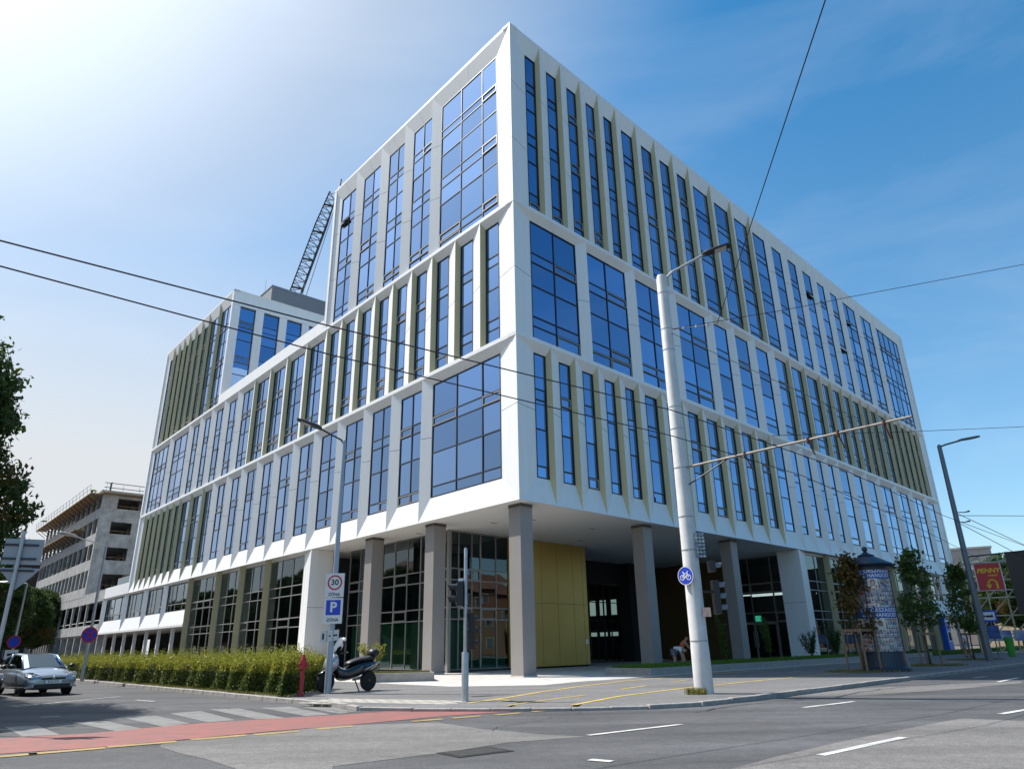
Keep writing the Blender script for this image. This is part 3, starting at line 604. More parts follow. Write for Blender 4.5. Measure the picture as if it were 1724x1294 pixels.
MB().pbox(FS(4.7, -.02, 2.78), dL*.5, dR*.02, UP*.42).build('exit_sign', mat('exit_green', (.02, .25, .12), .5, emit=(.05, .5, .3, .4)), bld)
for k in range(3): MB().pbox(P(33.5+k*1.6, 2.5, 4.9), dL*5, dR*.12, UP*.08).build('light_strip', mat('tube_lamp', (.8, .8, .8), .5, emit=(.9, .95, 1, 1.2)), bld)
prism(st(36.5, 68, 2.5, 20), .05, 7.6).build('lobby_core', MATS['lobby_wall'], bld); prism(st(30.95, 68, .6, 12), .02, .05).build('lobby_floor', MATS['lobby_floor'], bld)
prism(st(31.1, 36.5, 12, 12.4), .05, 7.6).build('lobby_wall', MATS['lobby_wall'], bld)
# white folded posts where the podium starts
def post(Fn, u, a, dpt):
    o = MB().poly([Fn(u, 0, .0), Fn(u+a, D+.1, 0), Fn(u+a, D+.1, 7.6), Fn(u, 0, 7.6)]).build('podium_post', WHITE, bld)
    for z0, z1 in ((0, 3.9), (3.92, 7.6)): MB().poly([Fn(u, 0, z0), Fn(u+.12, dpt, z0), Fn(u+.12, dpt, z1), Fn(u, 0, z1)]).build('panel', WHITE, o)
post(FL, 20.9, 1.75, 1.7); post(FR, 29.0, 1.9, 1.75)
# podium bays
TP = dict(zt=7.60, zh=7.42, zs=.05, zb=.0, cuts=())
def pod(Fn, us, g0, gl):
    prev = g0
    for i, u in enumerate(us):
        o = MB().poly([Fn(u, .02, 0), Fn(u, .02, 7.61), Fn(u-.02, .62, 7.61), Fn(u-.02, .62, 0)]).build('podium_fin', GOLD, bld)
        MB().poly([Fn(u, .02, 0), Fn(u+.42, .5, 0), Fn(u+.42, .5, 7.61), Fn(u, .02, 7.61)]).build('panel', WHITE, o)
        n_ = max(2, round((u-prev)/1.75)); make_window(Fn, prev, u-.02, [.05, 2.78, 3.38, 4.87, 5.52, 7.45], [k/n_ for k in range(1, n_)], .5, FRAME2, PANE_G, .2, .05, name='glazing')
        MB().pbox(Fn(prev, .48, 7.45), Fn(u, .48, 7.45)-Fn(prev, .48, 7.45), Fn(u, .6, 7.45)-Fn(u, .48, 7.45), UP*.16).build('glazing_head', WHITE, bld)
        prev = u+.42
pod(FL, [28.4, 33.3, 38.4, 45.4], 22.65, 0); pod(FR, [34.44, 41.5, 48.69, 53.6, 58.45], 30.9, 0)
prism(st(2.6, 14, 24, 45.2), .05, 7.6).build('lobby_core', MATS['lobby_wall'], bld); prism(st(.6, 3, 21.6, 45.4), .02, .05).build('lobby_floor', MATS['lobby_floor'], bld)
# low wings: strip windows over an open arcade
def wing(Fn, us, z0=3.65, arc=5):
    for i in range(len(us)-1):
        a_, b_ = us[i], us[i+1]; w0 = a_ if i else a_+.42; w1 = b_-.6
        make_window(Fn, w0, w1, [4.95, 5.6, 7.42], [.33, .66], .45, FRAME2, PANE_G, .5, .05, name='glazing')
        MB().poly([Fn(b_, 0, z0), Fn(b_-.6, D, 4.93), Fn(b_-.6, D, 7.5), Fn(b_, 0, 7.5)]).build('wing_pier', WHITE, bld)
        MB().poly([Fn(a_, 0, z0), Fn(b_, 0, z0), Fn(w1, D, 4.93), Fn(w0, D, 4.93)]).build('wing_sill', WHITE, bld)
        MB().poly([Fn(a_, 0, 7.61), Fn(w0, D, 7.45), Fn(w1, D, 7.45), Fn(b_, 0, 7.61)]).build('wing_head', WHITE, bld)
    u0, u1 = us[0], us[-1]
    MB().pbox(Fn(u0, .0, z0-.16), Fn(u1, 0, 0)-Fn(u0, 0, 0), Fn(u0, 8, 0)-Fn(u0, 0, 0), UP*.155).build('wing_soffit', SOFFIT, bld)
    MB().pbox(Fn(u0, 6, 0), Fn(u1, 0, 0)-Fn(u0, 0, 0), Fn(u0, .3, 0)-Fn(u0, 0, 0), UP*7.5).build('wing_core', DARK, bld)
    k = u0+.3
    while k < u1: MB().pbox(Fn(k, .5, 0), Fn(k+.24, 0, 0)-Fn(k, 0, 0), Fn(k, .3, 0)-Fn(k, 0, 0), UP*3.5).build('arcade_pillar', SOFFIT, bld); k += 4.2
wing(FL, [45.4, 52.62, 59.2, 66.8, 76.4]); wing(FR, [58.45, 63.6, LR_+.3])
MB().pbox(FL(66.0, 0, 7.62), dL*10.4, -nL*.35, UP*1.2).build('parapet', WHITE, bld); MB().pbox(FL(66, .36, 7.62), dL*10.4, -nL*10, UP*.3).build('terrace', ROOF, bld)
MB().pbox(FL(66.2, .15, 8.84), dL*5.5, -nL*.03, UP*.8).build('glass_balustrade', PANE_G, bld)
# blue cash machine front in the arcade of the right wing
atm = thing('cash_machine', FR(61.6, .2, 0), 'tall blue and white cash machine standing in the arcade of the office block', 'cash machine')
BLUE = mat('bright_blue', (.02, .13, .62), .4)
MB().pbox(FR(61.0, .1, 0), dR*1.5, -nR*.5, UP*3.3).build('body', BLUE, atm, bevel=.02); MB().pbox(FR(61.15, .085, 1.0), dR*1.2, -nR*.03, UP*1.0).build('fascia', mat('plain_white', (.78, .78, .78), .4), atm); MB().pbox(FR(61.35, .07, 1.1), dR*.8, -nR*.03, UP*.8).build('screen', DARK, atm)
MB().pbox(FR(61.1, .085, 2.85), dR*1.3, -nR*.03, UP*.25).build('sign_strip', MATS['plain_white'], atm)
# panes: the 300 that show largest one by one, the rest joined
cells.sort(key=lambda c_: -c_[0])
for wgt, o, q, m_ in cells[:300]: MB().poly(q).build('pane', m_, o, fix=False)
for m_ in (PANE, PANE_G, PANE_D):
    mb = MB()
    for wgt, o, q, mm in cells[300:]:
        if mm is m_: mb.poly(q)
    if mb.f: mb.build('window_panes', m_, bld, fix=False)['kind'] = 'stuff'
# ================================================================== unfinished concrete building down the left street
ub = thing('unfinished_building', FL(87.5, 0, 0), 'raw concrete shell of an unfinished block with empty window openings', 'building')
def cbox(u0, u1, d0, d1, z0, z1, name, m_=CONC): return MB().pbox(FL(u0, d0, z0), dL*(u1-u0), -nL*(d1-d0), UP*(z1-z0)).build(name, m_, ub)
U0, U1 = 87.5, 128.0
lev = [(8.75, 12.3), (12.3, 15.9), (15.9, 19.4), (19.4, 22.7)]
for fi, (z0, z1) in enumerate(lev):
    sill = z0+1.15 if fi else z0+1.0
    cbox(U0, U1, 0, .3, z0-.25, sill, 'spandrel'); 
    n_ = 16 if fi == 0 else 12; pitch = (U1-U0)/n_
    for k in range(n_+1):
        u = U0+k*pitch; wd = .7 if k in (0, n_) else .42
        cbox(u-(0 if k == 0 else wd/2), u+(wd if k == 0 else wd/2 if k < n_ else 0), .02, .32, sill, z1-.24, 'pier')
    for k in range(n_):
        if random.random() < .8: MB().tube([FL(U0+k*pitch+.2, .2, sill+.45), FL(U0+(k+1)*pitch-.2, .2, sill+.45)], .03, 4).build('guard_rail', MATS['formwork_ply'], ub)
    cbox(U0+.3, U1, .35, 14, z0-.28, z0, 'floor_slab')
    # gable end with two openings
    def gb(a_, b_, za, zb): MB().pbox(FL(U0+.02, a_, za), -nL*(b_-a_), dL*.3, UP*(zb-za)).build('gable_wall', CONC, ub)
    ow = [(1.6, 4.3), (6.0, 8.8)] if fi < 3 else [(2.0, 6.8)]
    gb(.3, 16, z0, sill if fi else sill-.2); gb(.3, 16, z1-.7, z1)
    px = .3
    for a_, b_ in ow+[(12, 12.01)]: gb(px, a_, sill if fi else sill-.2, z1-.7); px = b_
    gb(px, 16, sill, z1-.7)
    for a_, b_ in ow: MB().tube([FL(U0+.1, a_, sill+.4), FL(U0+.1, b_, sill+.4)], .035, 4).build('guard_rail', PLY, ub)
    for k in range(10): cbox(U0+3+k*4, U0+3.5+k*4, 5.5, 6, z0, z1-.28, 'inner_column')
cbox(U0+.4, U1, 7.5, 14, 3.4, 22.5, 'core', DARK)
cbox(U0-.3, U1+.3, -.3, 14, 22.7, 22.95, 'roof_slab')
# lower storeys run on to the office wing
cbox(76.6, U1, .02, .3, 7.5-.05, 8.74, 'spandrel'); cbox(76.6, U1, .02, .3, 3.6, 4.75, 'spandrel'); cbox(76.6, U1, .3, 12, 3.4, 3.6, 'floor_slab'); cbox(76.6, U0, .3, 12, 7.7, 8.2, 'floor_slab')
k = 76.6
while k < U1:
    big = k < 102; cbox(k, k+.35, .05, .32, 4.75, 7.45, 'pier'); cbox(k, k+.35, .1, .9, 0, 3.4, 'pillar')
    if big: MB().tube([FL(k+.3, .2, 5.2), FL(k+4.0, .2, 5.2)], .04, 4).build('guard_rail', mat('pale_rail', (.6, .58, .5), .6), ub)
    k += 4.2 if big else 1.9
cbox(76.6, U1, 5.0, 5.3, 0, 7.4, 'core', DARK)
# formwork platforms with rails
def platform(u0, u1, z, wd=1.6):
    o = cbox(u0, u1, -wd, -.02, z, z+.12, 'work_platform', PLY)
    n_ = int((u1-u0)/2.2)
    for k in range(n_+1):
        u = u0+(u1-u0)*k/n_; MB().tube([FL(u, -wd+.05, z), FL(u, -wd-.12, z+1.25)], .035, 4).build('rail_post', METAL, o)
        MB().tube([FL(u, -.03, z-1.1), FL(u, -wd+.1, z)], .05, 4).build('bracket', DMETAL, o)
    for dz in (.6, 1.2): MB().tube([FL(u0, -wd-.08, z+dz), FL(u1, -wd-.08, z+dz)], .035, 4).build('rail', METAL, o)
platform(U0+.2, U1+1.5, 22.35); platform(94.5, U1+2.5, 18.1)
o = MB().pbox(FL(U0-1.3, -.3, 22.4), nL*-11, dL*1.25, UP*.12).build('work_platform', PLY, ub)
for dz in (.65, 1.3): MB().tube([FL(U0-1.25, -.3, 22.5+dz), FL(U0-1.25, 10.7, 22.5+dz)], .05, 4).build('rail', DMETAL, o)
for k in range(6): MB().tube([FL(U0-1.25, k*2.1, 22.45), FL(U0-1.25, k*2.1, 23.85)], .04, 4).build('rail_post', METAL, o)
MB().pbox(FL(U0-1.6, 4.2, 11.4), -nL*3, dL*1.5, UP*.12).build('work_platform', PLY, ub)
for k in range(5): MB().tube([FL(U0+.8+.25*k, 1.0, 22.9), FL(U0+.8+.25*k, 1.0, 24.4)], .03, 4).build('starter_bar', DMETAL, ub)

# tower crane jib behind the block
cr = thing('tower_crane', (-36, 92, 0), 'dark lattice crane boom rising behind the office block', 'crane')
JA, JB = Vector((-32.2, 90, 43)), Vector((-26.5, 90, 66.2)); jd = (JB-JA).normalized(); jx = jd.cross(Vector((0, 1, 0))).normalized(); jy = Vector((0, 1, 0))
CR = mat('crane_steel', (.06, .065, .075), .6, .3)
ch = [lambda t, a=a, b=b: JA.lerp(JB, t)+jx*a*(1-.35*max(0, t-.75)*4)+jy*b for a, b in ((-.9, -.8), (.9, -.8), (0, .8))]
jib = MB()
for c_ in ch: jib.tube([c_(0), c_(.75), c_(1)], .1, 5)
jib.build('chord', CR, cr); lat = MB(); NB = 20
for k in range(NB):
    t0, t1, tm = k/NB, (k+1)/NB, (k+.5)/NB
    for i, j in ((0, 1), (1, 2), (2, 0)):
        lat.tube([ch[i](t0), ch[j](tm)], .055, 4); lat.tube([ch[j](tm), ch[i](t1)], .055, 4)
    if k % 4 == 2: lat.tube([ch[0](t0), ch[1](t0)], .16, 4)
lat.build('lacing', CR, cr); MB().tube([JB, JB+Vector((.7, 0, 1.6)), JB+Vector((.8, 0, 2.9))], .13, 5).build('boom_head', CR, cr)
MB().tube([JA+jx*-1.5, JB+jx*-.6], .05, 4).build('hoist_rope', CR, cr)
MB().box((-35, 92, 21), (3, 3, 44)).build('mast', CR, cr)

# ================================================================== far things
BRK = mat('dark_brick', (.085, .05, .045), .9, var=.2, scale=3); BUFF = mat('buff_render', (.42, .33, .22), .9, var=.12, scale=.6); GREYR = mat('grey_render', (.33, .32, .31), .9, var=.12, scale=.5); REDR = mat('red_render', (.42, .13, .08), .9, var=.1); TILE = mat('roof_tile', (.2, .09, .06), .9, var=.25, scale=5); WPANE = glass('house_glass', (.7, .75, .8), .35, (.02, .02, .025))
def house(name, cen, rz, L, Wd, H, m_, label, floors, bays, roof=True, flat_=False):
    h = thing(name, (cen[0], cen[1], 0), label, 'building', rz=rz)
    def add(mb, nm, mm, par=None): return mb.build(nm, mm, par or h, world=False)
    add(MB().box((0, 0, H/2), (L, Wd, H)), 'wall', m_)
    if roof:
        r_ = MB(); a, b, z, y = L/2+.4, Wd/2+.4, H, H+3
        r_.poly([(-a, -b, z), (a, -b, z), (a, 0, y), (-a, 0, y)]); r_.poly([(a, b, z), (-a, b, z), (-a, 0, y), (a, 0, y)]); r_.poly([(-a, -b, z), (-a, 0, y), (-a, b, z)]); r_.poly([(a, -b, z), (a, b, z), (a, 0, y)]); add(r_, 'roof', TILE)
    else: add(MB().box((0, 0, H+.2), (L+.5, Wd+.5, .4)), 'roof', GREYR)
    fh = H/floors
    for side in (-1, 1):
        for f in range(floors):
            for b in range(bays):
                x = -L/2+L*(b+.5)/bays; wv = min(1.5, L/bays*.55)
                fr = add(MB().box((x, side*(Wd/2+.02), f*fh+fh*.55), (wv, .08, fh*.5)), 'window', mat('house_frame', (.6, .58, .55), .6)); add(MB().box((x, side*(Wd/2+.05), f*fh+fh*.55), (wv-.16, .06, fh*.5-.16)), 'pane', WPANE, fr)
    return h
q = at_r(112, 1085, 165); house('brick_building', (q.x-4, q.y, 0), R(40), 26, 16, 17, BRK, 'dark brick block beyond the trees at the far left', 5, 6, roof=False)
q = at_r(1700, 1060, 150); house('buff_building', (q.x+13, q.y+8, 0), AR, 30, 14, 12.5, BUFF, 'buff rendered apartment block behind the scaffold tower', 4, 8, roof=False)
q = at_r(1628, 1060, 190); house('pale_building', (q.x, q.y, 0), AR+.3, 20, 14, 19, GREYR, 'pale grey block just past the right end of the office building', 5, 5, roof=False)
# houses across both streets, seen mirrored in the ground floor glass
house('red_house', (-46, 31), AL, 24, 12, 9, REDR, 'red rendered house across the left street mirrored in the ground floor glass', 3, 6)
house('grey_house', (-66, 54), AL, 26, 12, 11, GREYR, 'grey house across the left street mirrored beside the red one', 3, 7)
house('brick_apartments', (66, 26), AR, 40, 13, 9.5, mat('brick_render', (.26, .12, .07), .9, var=.1), 'brick apartment block across the right street mirrored in the podium glass', 3, 10)
for i, (u_, H_, m_, lab) in enumerate(((72, 9, BUFF, 'buff house far down the left street mirrored in the podium glass'), (104, 8, BRK, 'dark brick house far down the left street mirrored in the podium glass'), (137, 10, REDR, 'red house far down the left street mirrored in the podium glass'), (172, 9, GREYR, 'grey house at the far end of the left street mirrored in the podium glass'))):
    q = off(FL, u_, 38); house('street_house', (q.x, q.y), AL, 29, 11, H_, m_, lab, 3, 7)
for i, (u_, H_, m_, lab) in enumerate(((112, 9, BRK, 'dark brick house down the right street mirrored in the podium glass'), (146, 10.5, MATS['brick_render'], 'brick house down the right street mirrored in the podium glass'), (182, 9, BUFF, 'buff house at the far end of the right street mirrored in the podium glass'))):
    q = off(FR, u_, 42); house('street_house', (q.x, q.y), AR, 30, 11, H_, m_, lab, 3, 7)
# scaffold tower with a black screen
sc = thing('scaffold_tower', at_z(1690, 1094, 0), 'white truss scaffold carrying a black screen at the far right', 'scaffold')
b0 = sc.location.copy(); b0.z = 0; ax = Vector((.80, -.6, 0)); ay = Vector((.6, .8, 0))
b0 = at_r(1652, 1090, 82); b0.z = 0; b1 = at_r(1725, 1090, 82); b1.z = 0; ax = (b1-b0).normalized(); ay = Vector((-ax.y, ax.x, 0)); sc.location = b0; WT = mat('white_tube', (.62, .56, .38), .6, .2)
for i in range(5):
    for j in range(2): MB().tube([b0+ax*(i*1.5)+ay*j*1.6, b0+ax*(i*1.5)+ay*j*1.6+UP*8.6], .06, 5).build('upright', WT, sc)
for k in range(6):
    for j in range(2):
        MB().tube([b0+ay*j*1.6+UP*k*1.6, b0+ax*6+ay*j*1.6+UP*k*1.6], .05, 4).build('ledger', WT, sc)
        for i in range(4): MB().tube([b0+ax*i*1.5+ay*j*1.6+UP*k*1.6, b0+ax*(i+1)*1.5+ay*j*1.6+UP*min(8.6, (k+1)*1.6)], .045, 4).build('brace', WT, sc)
MB().pbox(b0+ax*3.6-ay*.25+UP*3.3, ax*5.5, -ay*.2, UP*5.5).build('screen', mat('screen_black', (.008, .008, .009), .35), sc)
hb = MB(); 
for k in range(3): hb.pbox(b0+ax*.5+ax*k*2.2-ay*1.5+UP*1.0, ax*2.1, ay*.05, UP*.9)
hb.build('banner', mat('blue_white_banner', (.05, .12, .4), .6, var=.9, scale=1.2, col2=(.6, .6, .55)), sc)
# ================================================================== street furniture
CREAM = mat('pole_paint', (.60, .60, .59), .5, var=.10, scale=3.0, bump=.05, bscale=8)
REDP = mat('sign_red', (.55, .02, .03), .45); WHT = mat('sign_white', (.78, .78, .77), .45); BLU = mat('sign_blue', (.015, .06, .55), .45); BLK = mat('sign_black', (.02, .02, .02), .5); SBACK = mat('sign_back', (.34, .35, .37), .5, .4); YEL = mat('sign_yellow', (.75, .5, .02), .5)
LENS = mat('lamp_lens', (.5, .5, .48), .2)
def frame_of(n_): n_ = Vector(n_).normalized(); x = UP.cross(n_).normalized(); return x, UP.copy(), n_       # right, up, towards the viewer
def disc(mb, c, x, y, r, m=0, n=32, r_in=0, sq=1.):
    c = Vector(c)
    if r_in:
        for k in range(n):
            a, b = 2*math.pi*k/n, 2*math.pi*(k+1)/n
            mb.poly([c+x*math.cos(a)*r_in+y*math.sin(a)*r_in, c+x*math.cos(a)*r+y*math.sin(a)*r, c+x*math.cos(b)*r+y*math.sin(b)*r, c+x*math.cos(b)*r_in+y*math.sin(b)*r_in], m)
    else: mb.poly([c+x*math.cos(2*math.pi*k/n)*r+y*math.sin(2*math.pi*k/n)*r*sq for k in range(n)], m)
def slab(c, x, y, nn, w_, h_, th=.02): c = Vector(c); return MB().pbox(c-x*w_/2-y*h_/2-nn*th, x*w_, y*h_, nn*th)
def lamp_head(base, d, parent, ln=1.15, wd=.34, m_=DMETAL):
    d = Vector(d).normalized(); sx_ = d.cross(UP).normalized(); up = sx_.cross(d)
    r_ = []
    for t, w_, h_ in ((0, .10, .05), (.18, .14, .09), (.4, wd*.5, .07), (.85, wd*.5, .05), (1, wd*.35, .025)):
        c = base+d*t*ln; r_.append([c+sx_*w_+up*h_*.3, c+sx_*w_*.6+up*h_, c-sx_*w_*.6+up*h_, c-sx_*w_+up*h_*.3, c-sx_*w_*.95-up*.035, c+sx_*w_*.95-up*.035])
    o = MB().loft(r_).build('lamp_head', m_, parent, bevel=.008)
    MB().pbox(base+d*ln*.42-sx_*wd*.36-up*.045, d*ln*.4, sx_*wd*.72, -up*.012).build('lens', LENS, o)
# --- white overhead-line mast with lamp, cantilever and signals
pb = Vector((4.97, 20.4, 0)); mast = thing('overhead_line_mast', pb, 'thick white tapered mast with lamp, cantilever arm and blue cycle sign', 'mast')
MB().lathe([(.255, 0), (.25, .5), (.243, 1.2), (.238, 1.22), (.17, 12.45), (.14, 12.58), (.06, 12.62)], pb, 28).build('shaft', CREAM, mast, smooth=True, autos=40)
for z in (1.3, 3.72, 4.66, 6.1, 7.3, 8.0, 9.9, 10.62, 11.9): MB().lathe([(.2455-.00605*z+.006, z), (.2455-.00605*z+.007, z+.03)], pb, 24).build('clamp_band', METAL if z > 5 else SBACK, mast)
hd = Vector((6.43, 19.95, 13.15)); MB().tube([pb+UP*12.35, pb+UP*12.55+Vector((.35, -.1, .12)), hd], [.05, .045, .04], 8).build('lamp_arm', METAL, mast); lamp_head(hd-Vector((.15, -.04, .05)), Vector((1, -.3, .24)), mast, .95, .36)
ae = pb+nR*6.35+UP*6.2; a0 = pb+nR*.22+UP*6.12
MB().tube([a0, ae], [.036, .028], 10).build('cantilever_arm', mat('arm_paint', (.33, .30, .26), .6, .2, var=.2, scale=6), mast)
MB().tube([pb+nR*.2+UP*5.6, pb+nR*1.6+UP*6.14], .02, 6).build('arm_strut', DMETAL, mast); MB().tube([pb+UP*10.6, pb+nR*5.2+UP*6.4], .009, 5).build('arm_stay', DMETAL, mast)
for k in (1.9, 3.75, 4.55, 5.7):
    c_ = a0.lerp(ae, k/6.35); ins = MB()
    ins.tube([c_, c_+dR*.1-UP*.12, c_+dR*.3-UP*.34], .022, 6); ins.lathe([(.03, -.06), (.05, -.02), (.05, .02), (.03, .06)], c_-UP*.05, 8); ins.tube([c_+UP*.06, c_-UP*.07], .05, 8); ins.build('insulator', RUST, mast)
sg = MB(); x_, y_, n_ = frame_of(Vector((-.72, -.7, 0))); bc = pb+Vector((-.24, -.22, 3.02)); slab(bc-n_*.01, x_, y_, n_, .02, .02)
bk = MB(); disc(bk, bc, x_, y_, .25, 0); 
for k in range(32): pass
disc(bk, bc+n_*.004, x_, y_, .25, 1, r_in=.232)
wh = lambda dx, dy, r: disc(bk, bc+x_*dx+y_*dy+n_*.006, x_, y_, r, 1, 20, r*.72)
wh(-.10, -.045, .075); wh(.10, -.045, .075)
def stroke(pts, wd=.022):
    pts = [(x*.77, y*.77) for x, y in pts]
    for a_, b_ in zip(pts[:-1], pts[1:]):
        p_, q_ = bc+x_*a_[0]+y_*a_[1]+n_*.008, bc+x_*b_[0]+y_*b_[1]+n_*.008; e = (q_-p_).normalized().cross(n_)*wd/2; bk.poly([p_-e, q_-e, q_+e, p_+e], 1)
stroke([(-.13, -.06), (-.06, .08), (.09, .08), (.13, -.06)]); stroke([(-.06, .08), (.02, -.06), (.09, .08)]); stroke([(-.13, -.06), (.02, -.06)]); stroke([(.09, .08), (.07, .14), (.12, .15)]); stroke([(-.06, .08), (-.075, .13), (-.12, .13)], .03)
bk.build('cycle_sign', [BLU, WHT], mast, fix=False); MB().lathe([(.25, -.02), (.255, -.006)], bc-n_*.0, 32, M=Matrix((x_, y_, n_)).transposed()).build('sign_back', SBACK, mast)
def signal(parent, c, d, n_l, r=.1, side=.26, visor=.2, bm=BLACK, vm_=BLACK):
    d = Vector(d).normalized(); x_ = d.cross(UP).normalized(); h = n_l*.30
    o = MB().pbox(Vector(c)-x_*side/2-UP*h/2-d*.1, x_*side, d*.16, UP*h).build('signal_housing', bm, parent, bevel=.015)
    for k in range(n_l):
        p_ = Vector(c)+UP*(h/2-.15-k*.30)+d*.06; r_ = []
        for t in (0, 1):
            ring = []
            for j in range(13):
                a_ = math.pi*(-.12+1.24*j/12); ring.append(p_+d*visor*t*(1-.25*(1-math.sin(max(0, min(math.pi, a_)))))+x_*math.cos(a_)*r+UP*math.sin(a_)*r-d*0)
            r_.append(ring)
        r2_ = [[p_+(q-p_)*1.06 for q in rr] for rr in r_]
        mv_ = MB().loft(r_, closed=False, caps=False); mv_.loft(r2_, closed=False, caps=False); mv_.build('visor', vm_, o)
        MB().lathe([(r*.92, 0), (r*.8, .02), (r*.3, .035)], p_, 16, M=Matrix((x_, UP, d)).transposed()).build('lens', mat(['lens_red', 'lens_amber', 'lens_green'][min(k, 2)], [(.09, .01, .01), (.1, .06, .01), (.01, .07, .05)][min(k, 2)], .2), o)
PV = mat('visor_grey', (.17, .17, .21), .5)
signal(mast, pb+Vector((.62, -.02, 2.45)), (1, .1, 0), 3, vm_=PV); signal(mast, pb+Vector((.58, -.02, 3.28)), (1, .1, 0), 1, vm_=PV)
MB().tube([pb+Vector((.2, 0, 2.6)), pb+Vector((.6, 0, 2.6))], .03, 6).build('signal_bracket', DMETAL, mast)
xk, yk, nk = frame_of((.1, -1, 0)); MB().pbox(pb+Vector((.12, -.27, 1.93)), xk*.22, yk*.24, nk*.015).build('notice', mat('notice_pink', (.72, .45, .38), .6, var=.3, scale=20), mast)
cg = MB(); 
for k in range(7):
    for j in range(3): cg.box(pb+Vector((.16+j*.09, -.24, 3.55+k*.1)), (.07, .08, .07))
cg.build('sensor_cluster', mat('sensor_teal', (.05, .12, .2), .4, .3, var=.8, scale=9, col2=(.55, .6, .65)), mast)
# --- contact wires and span wires
WIRE = mat('wire', (.012, .012, .014), .6)
def wire(pts, label, r=.012, sag=0., grp='overhead wires'):
    Pn = [Vector(p) for p in pts]
    if sag and len(Pn) == 2:
        a_, b_ = Pn; Pn = [a_.lerp(b_, k/14)-UP*sag*4*(k/14)*(1-k/14) for k in range(15)]
    o = MB().tube(Pn, r, 5).build('overhead_wire', WIRE, None); tag(o, label, 'wire', grp); return o
def line(p0_, p1_, z, t0, t1):
    a_, b_ = at_z(*p0_, z), at_z(*p1_, z); return [a_+(b_-a_)*t for t in (t0, t1)]
def poly_px(l, z): return [at_z(x, y, z) for x, y in l]
w1 = poly_px([(-260, 338), (0, 405), (560, 550), (1130, 690), (1420, 790), (1590, 868), (1724, 918)], 6.0); w1.append(w1[-1]+(w1[-1]-w1[-2])*3)
w2 = poly_px([(-260, 385), (0, 448), (560, 598), (1130, 733), (1350, 800), (1500, 865), (1640, 935)], 6.0)
wire(w1, 'upper of the two contact wires crossing in front of the facade'); wire(w2, 'lower of the two contact wires crossing in front of the facade')
wl = [pb+UP*10.63+Vector((.2, -.05, 0)), at_r(1207, 545, 19.6), at_r(1262, 385, 15.5), at_r(1393, -10, 9.5)]
o = wire(wl, 'thin wire climbing from the white mast out of the top of the picture', .011)
for t in (.25, .55, .8): MB().lathe([(.01, -.05), (.035, -.04), (.035, .04), (.01, .05)], wl[0].lerp(wl[1], t), 8).build('insulator', METAL, o)
wire([pb+UP*10.63, at_r(1330, 520, 21), at_r(1430, 500, 22), at_r(1724, 445, 26), at_r(1900, 405, 30)], 'thin span wire running from the white mast to the right edge under the clouds', .010)
wire([at_r(1300, 733, 30), at_r(1540, 726, 40), at_r(1724, 718, 46), at_r(1850, 712, 52)], 'thin level wire at the right end of the roofline', .014)
# --- tall lamp column on the right with a hanging shop sign
lb = Vector((27.75, 44.4, 0)); lr = thing('street_lamp', lb, 'tall grey street lamp on the right carrying a red shop sign', 'street lamp', 'street lamps')
GP = mat('lamp_grey', (.16, .18, .20), .5, .5)
MB().lathe([(.2, 0), (.19, 1.2), (.13, 13.0), (.08, 13.1)], lb, 18).build('shaft', GP, lr, smooth=True, autos=40); h2 = Vector((28.75, 43.75, 13.18)); MB().tube([lb+UP*12.95, lb+UP*13.05+Vector((.3, -.2, 0)), h2], .06, 8).build('arm', GP, lr); lamp_head(h2-Vector((.1, -.07, 0)), Vector((1, -.65, .1)), lr, 1.25, .4, GP)
br = Vector((.84, -.54, 0)); MB().tube([lb+UP*5.95, lb+br*9+UP*6.35], .045, 6).build('span_arm', DMETAL, lr)
for z, l in ((8.7, .5), (8.1, .4)): MB().tube([lb+UP*z, lb+br*l+UP*(z-.05), lb+br*(l+.3)+UP*z], [.03, .03, .06], 6).build('wire_clamp', DMETAL, lr)
sx_ = Vector((.87, -.49, 0)); sn = Vector((-.49, -.87, 0)); s0 = lb+sx_*.32+UP*3.95
sgn = MB().pbox(s0, sx_*1.3, -sn*.08, UP*1.55).build('shop_sign', mat('shop_red', (.45, .012, .02), .4), lr)
MB().pbox(s0-sx_*.06-UP*.06-sn*.02, sx_*1.42, -sn*.05, UP*1.67).build('sign_frame', METAL, sgn)
tx = MB(); oc = s0+sx_*.65+sn*.01; put_text(tx, 'PENNY', .37, oc+UP*1.12, sx_, UP, 0, .012, .25); put_text(tx, 'MARKET', .13, oc+UP*.84+sx_*.2, sx_, UP, 0, .004, .2)
tx.build('sign_lettering', YEL, sgn, fix=False)
ar = MB(); pts = [(.31, .1), (.31, .38)]+[(.10+.21*math.cos(a_), .38+.21*math.sin(a_)) for a_ in [math.pi*k/10 for k in range(1, 10)]]+[(-.11, .38), (-.11, .26)]
for (ax_, ay_), (bx_, by_) in zip(pts[:-1], pts[1:]):
    p_, q_ = oc+sx_*ax_+UP*ay_, oc+sx_*bx_+UP*by_; e = (q_-p_).normalized().cross(sn)*.05; f = (q_-p_).normalized()*.02; ar.poly([p_-e-f, q_-e+f, q_+e+f, p_+e-f])
ar.poly([oc+sx_*-.27+UP*.32, oc+sx_*-.11+UP*.08, oc+sx_*.05+UP*.32]); ar.build('turn_arrow', YEL, sgn, fix=False)
for z in (3.92, 5.55): MB().tube([lb+UP*z, lb+sx_*2.0+UP*z], .03, 5).build('sign_bracket', METAL, sgn)
for i, (z0, px1, r1) in enumerate(((8.7, (1724, 917), 60), (8.1, (1724, 938), 55), (8.5, (1724, 868), 60))):
    wire([lb+UP*z0, at_r(*px1, r1)], ['upper wire from the right street lamp to the frame edge', 'lower wire from the right street lamp to the frame edge', 'rising wire from the right street lamp to the frame edge'][i], .02)
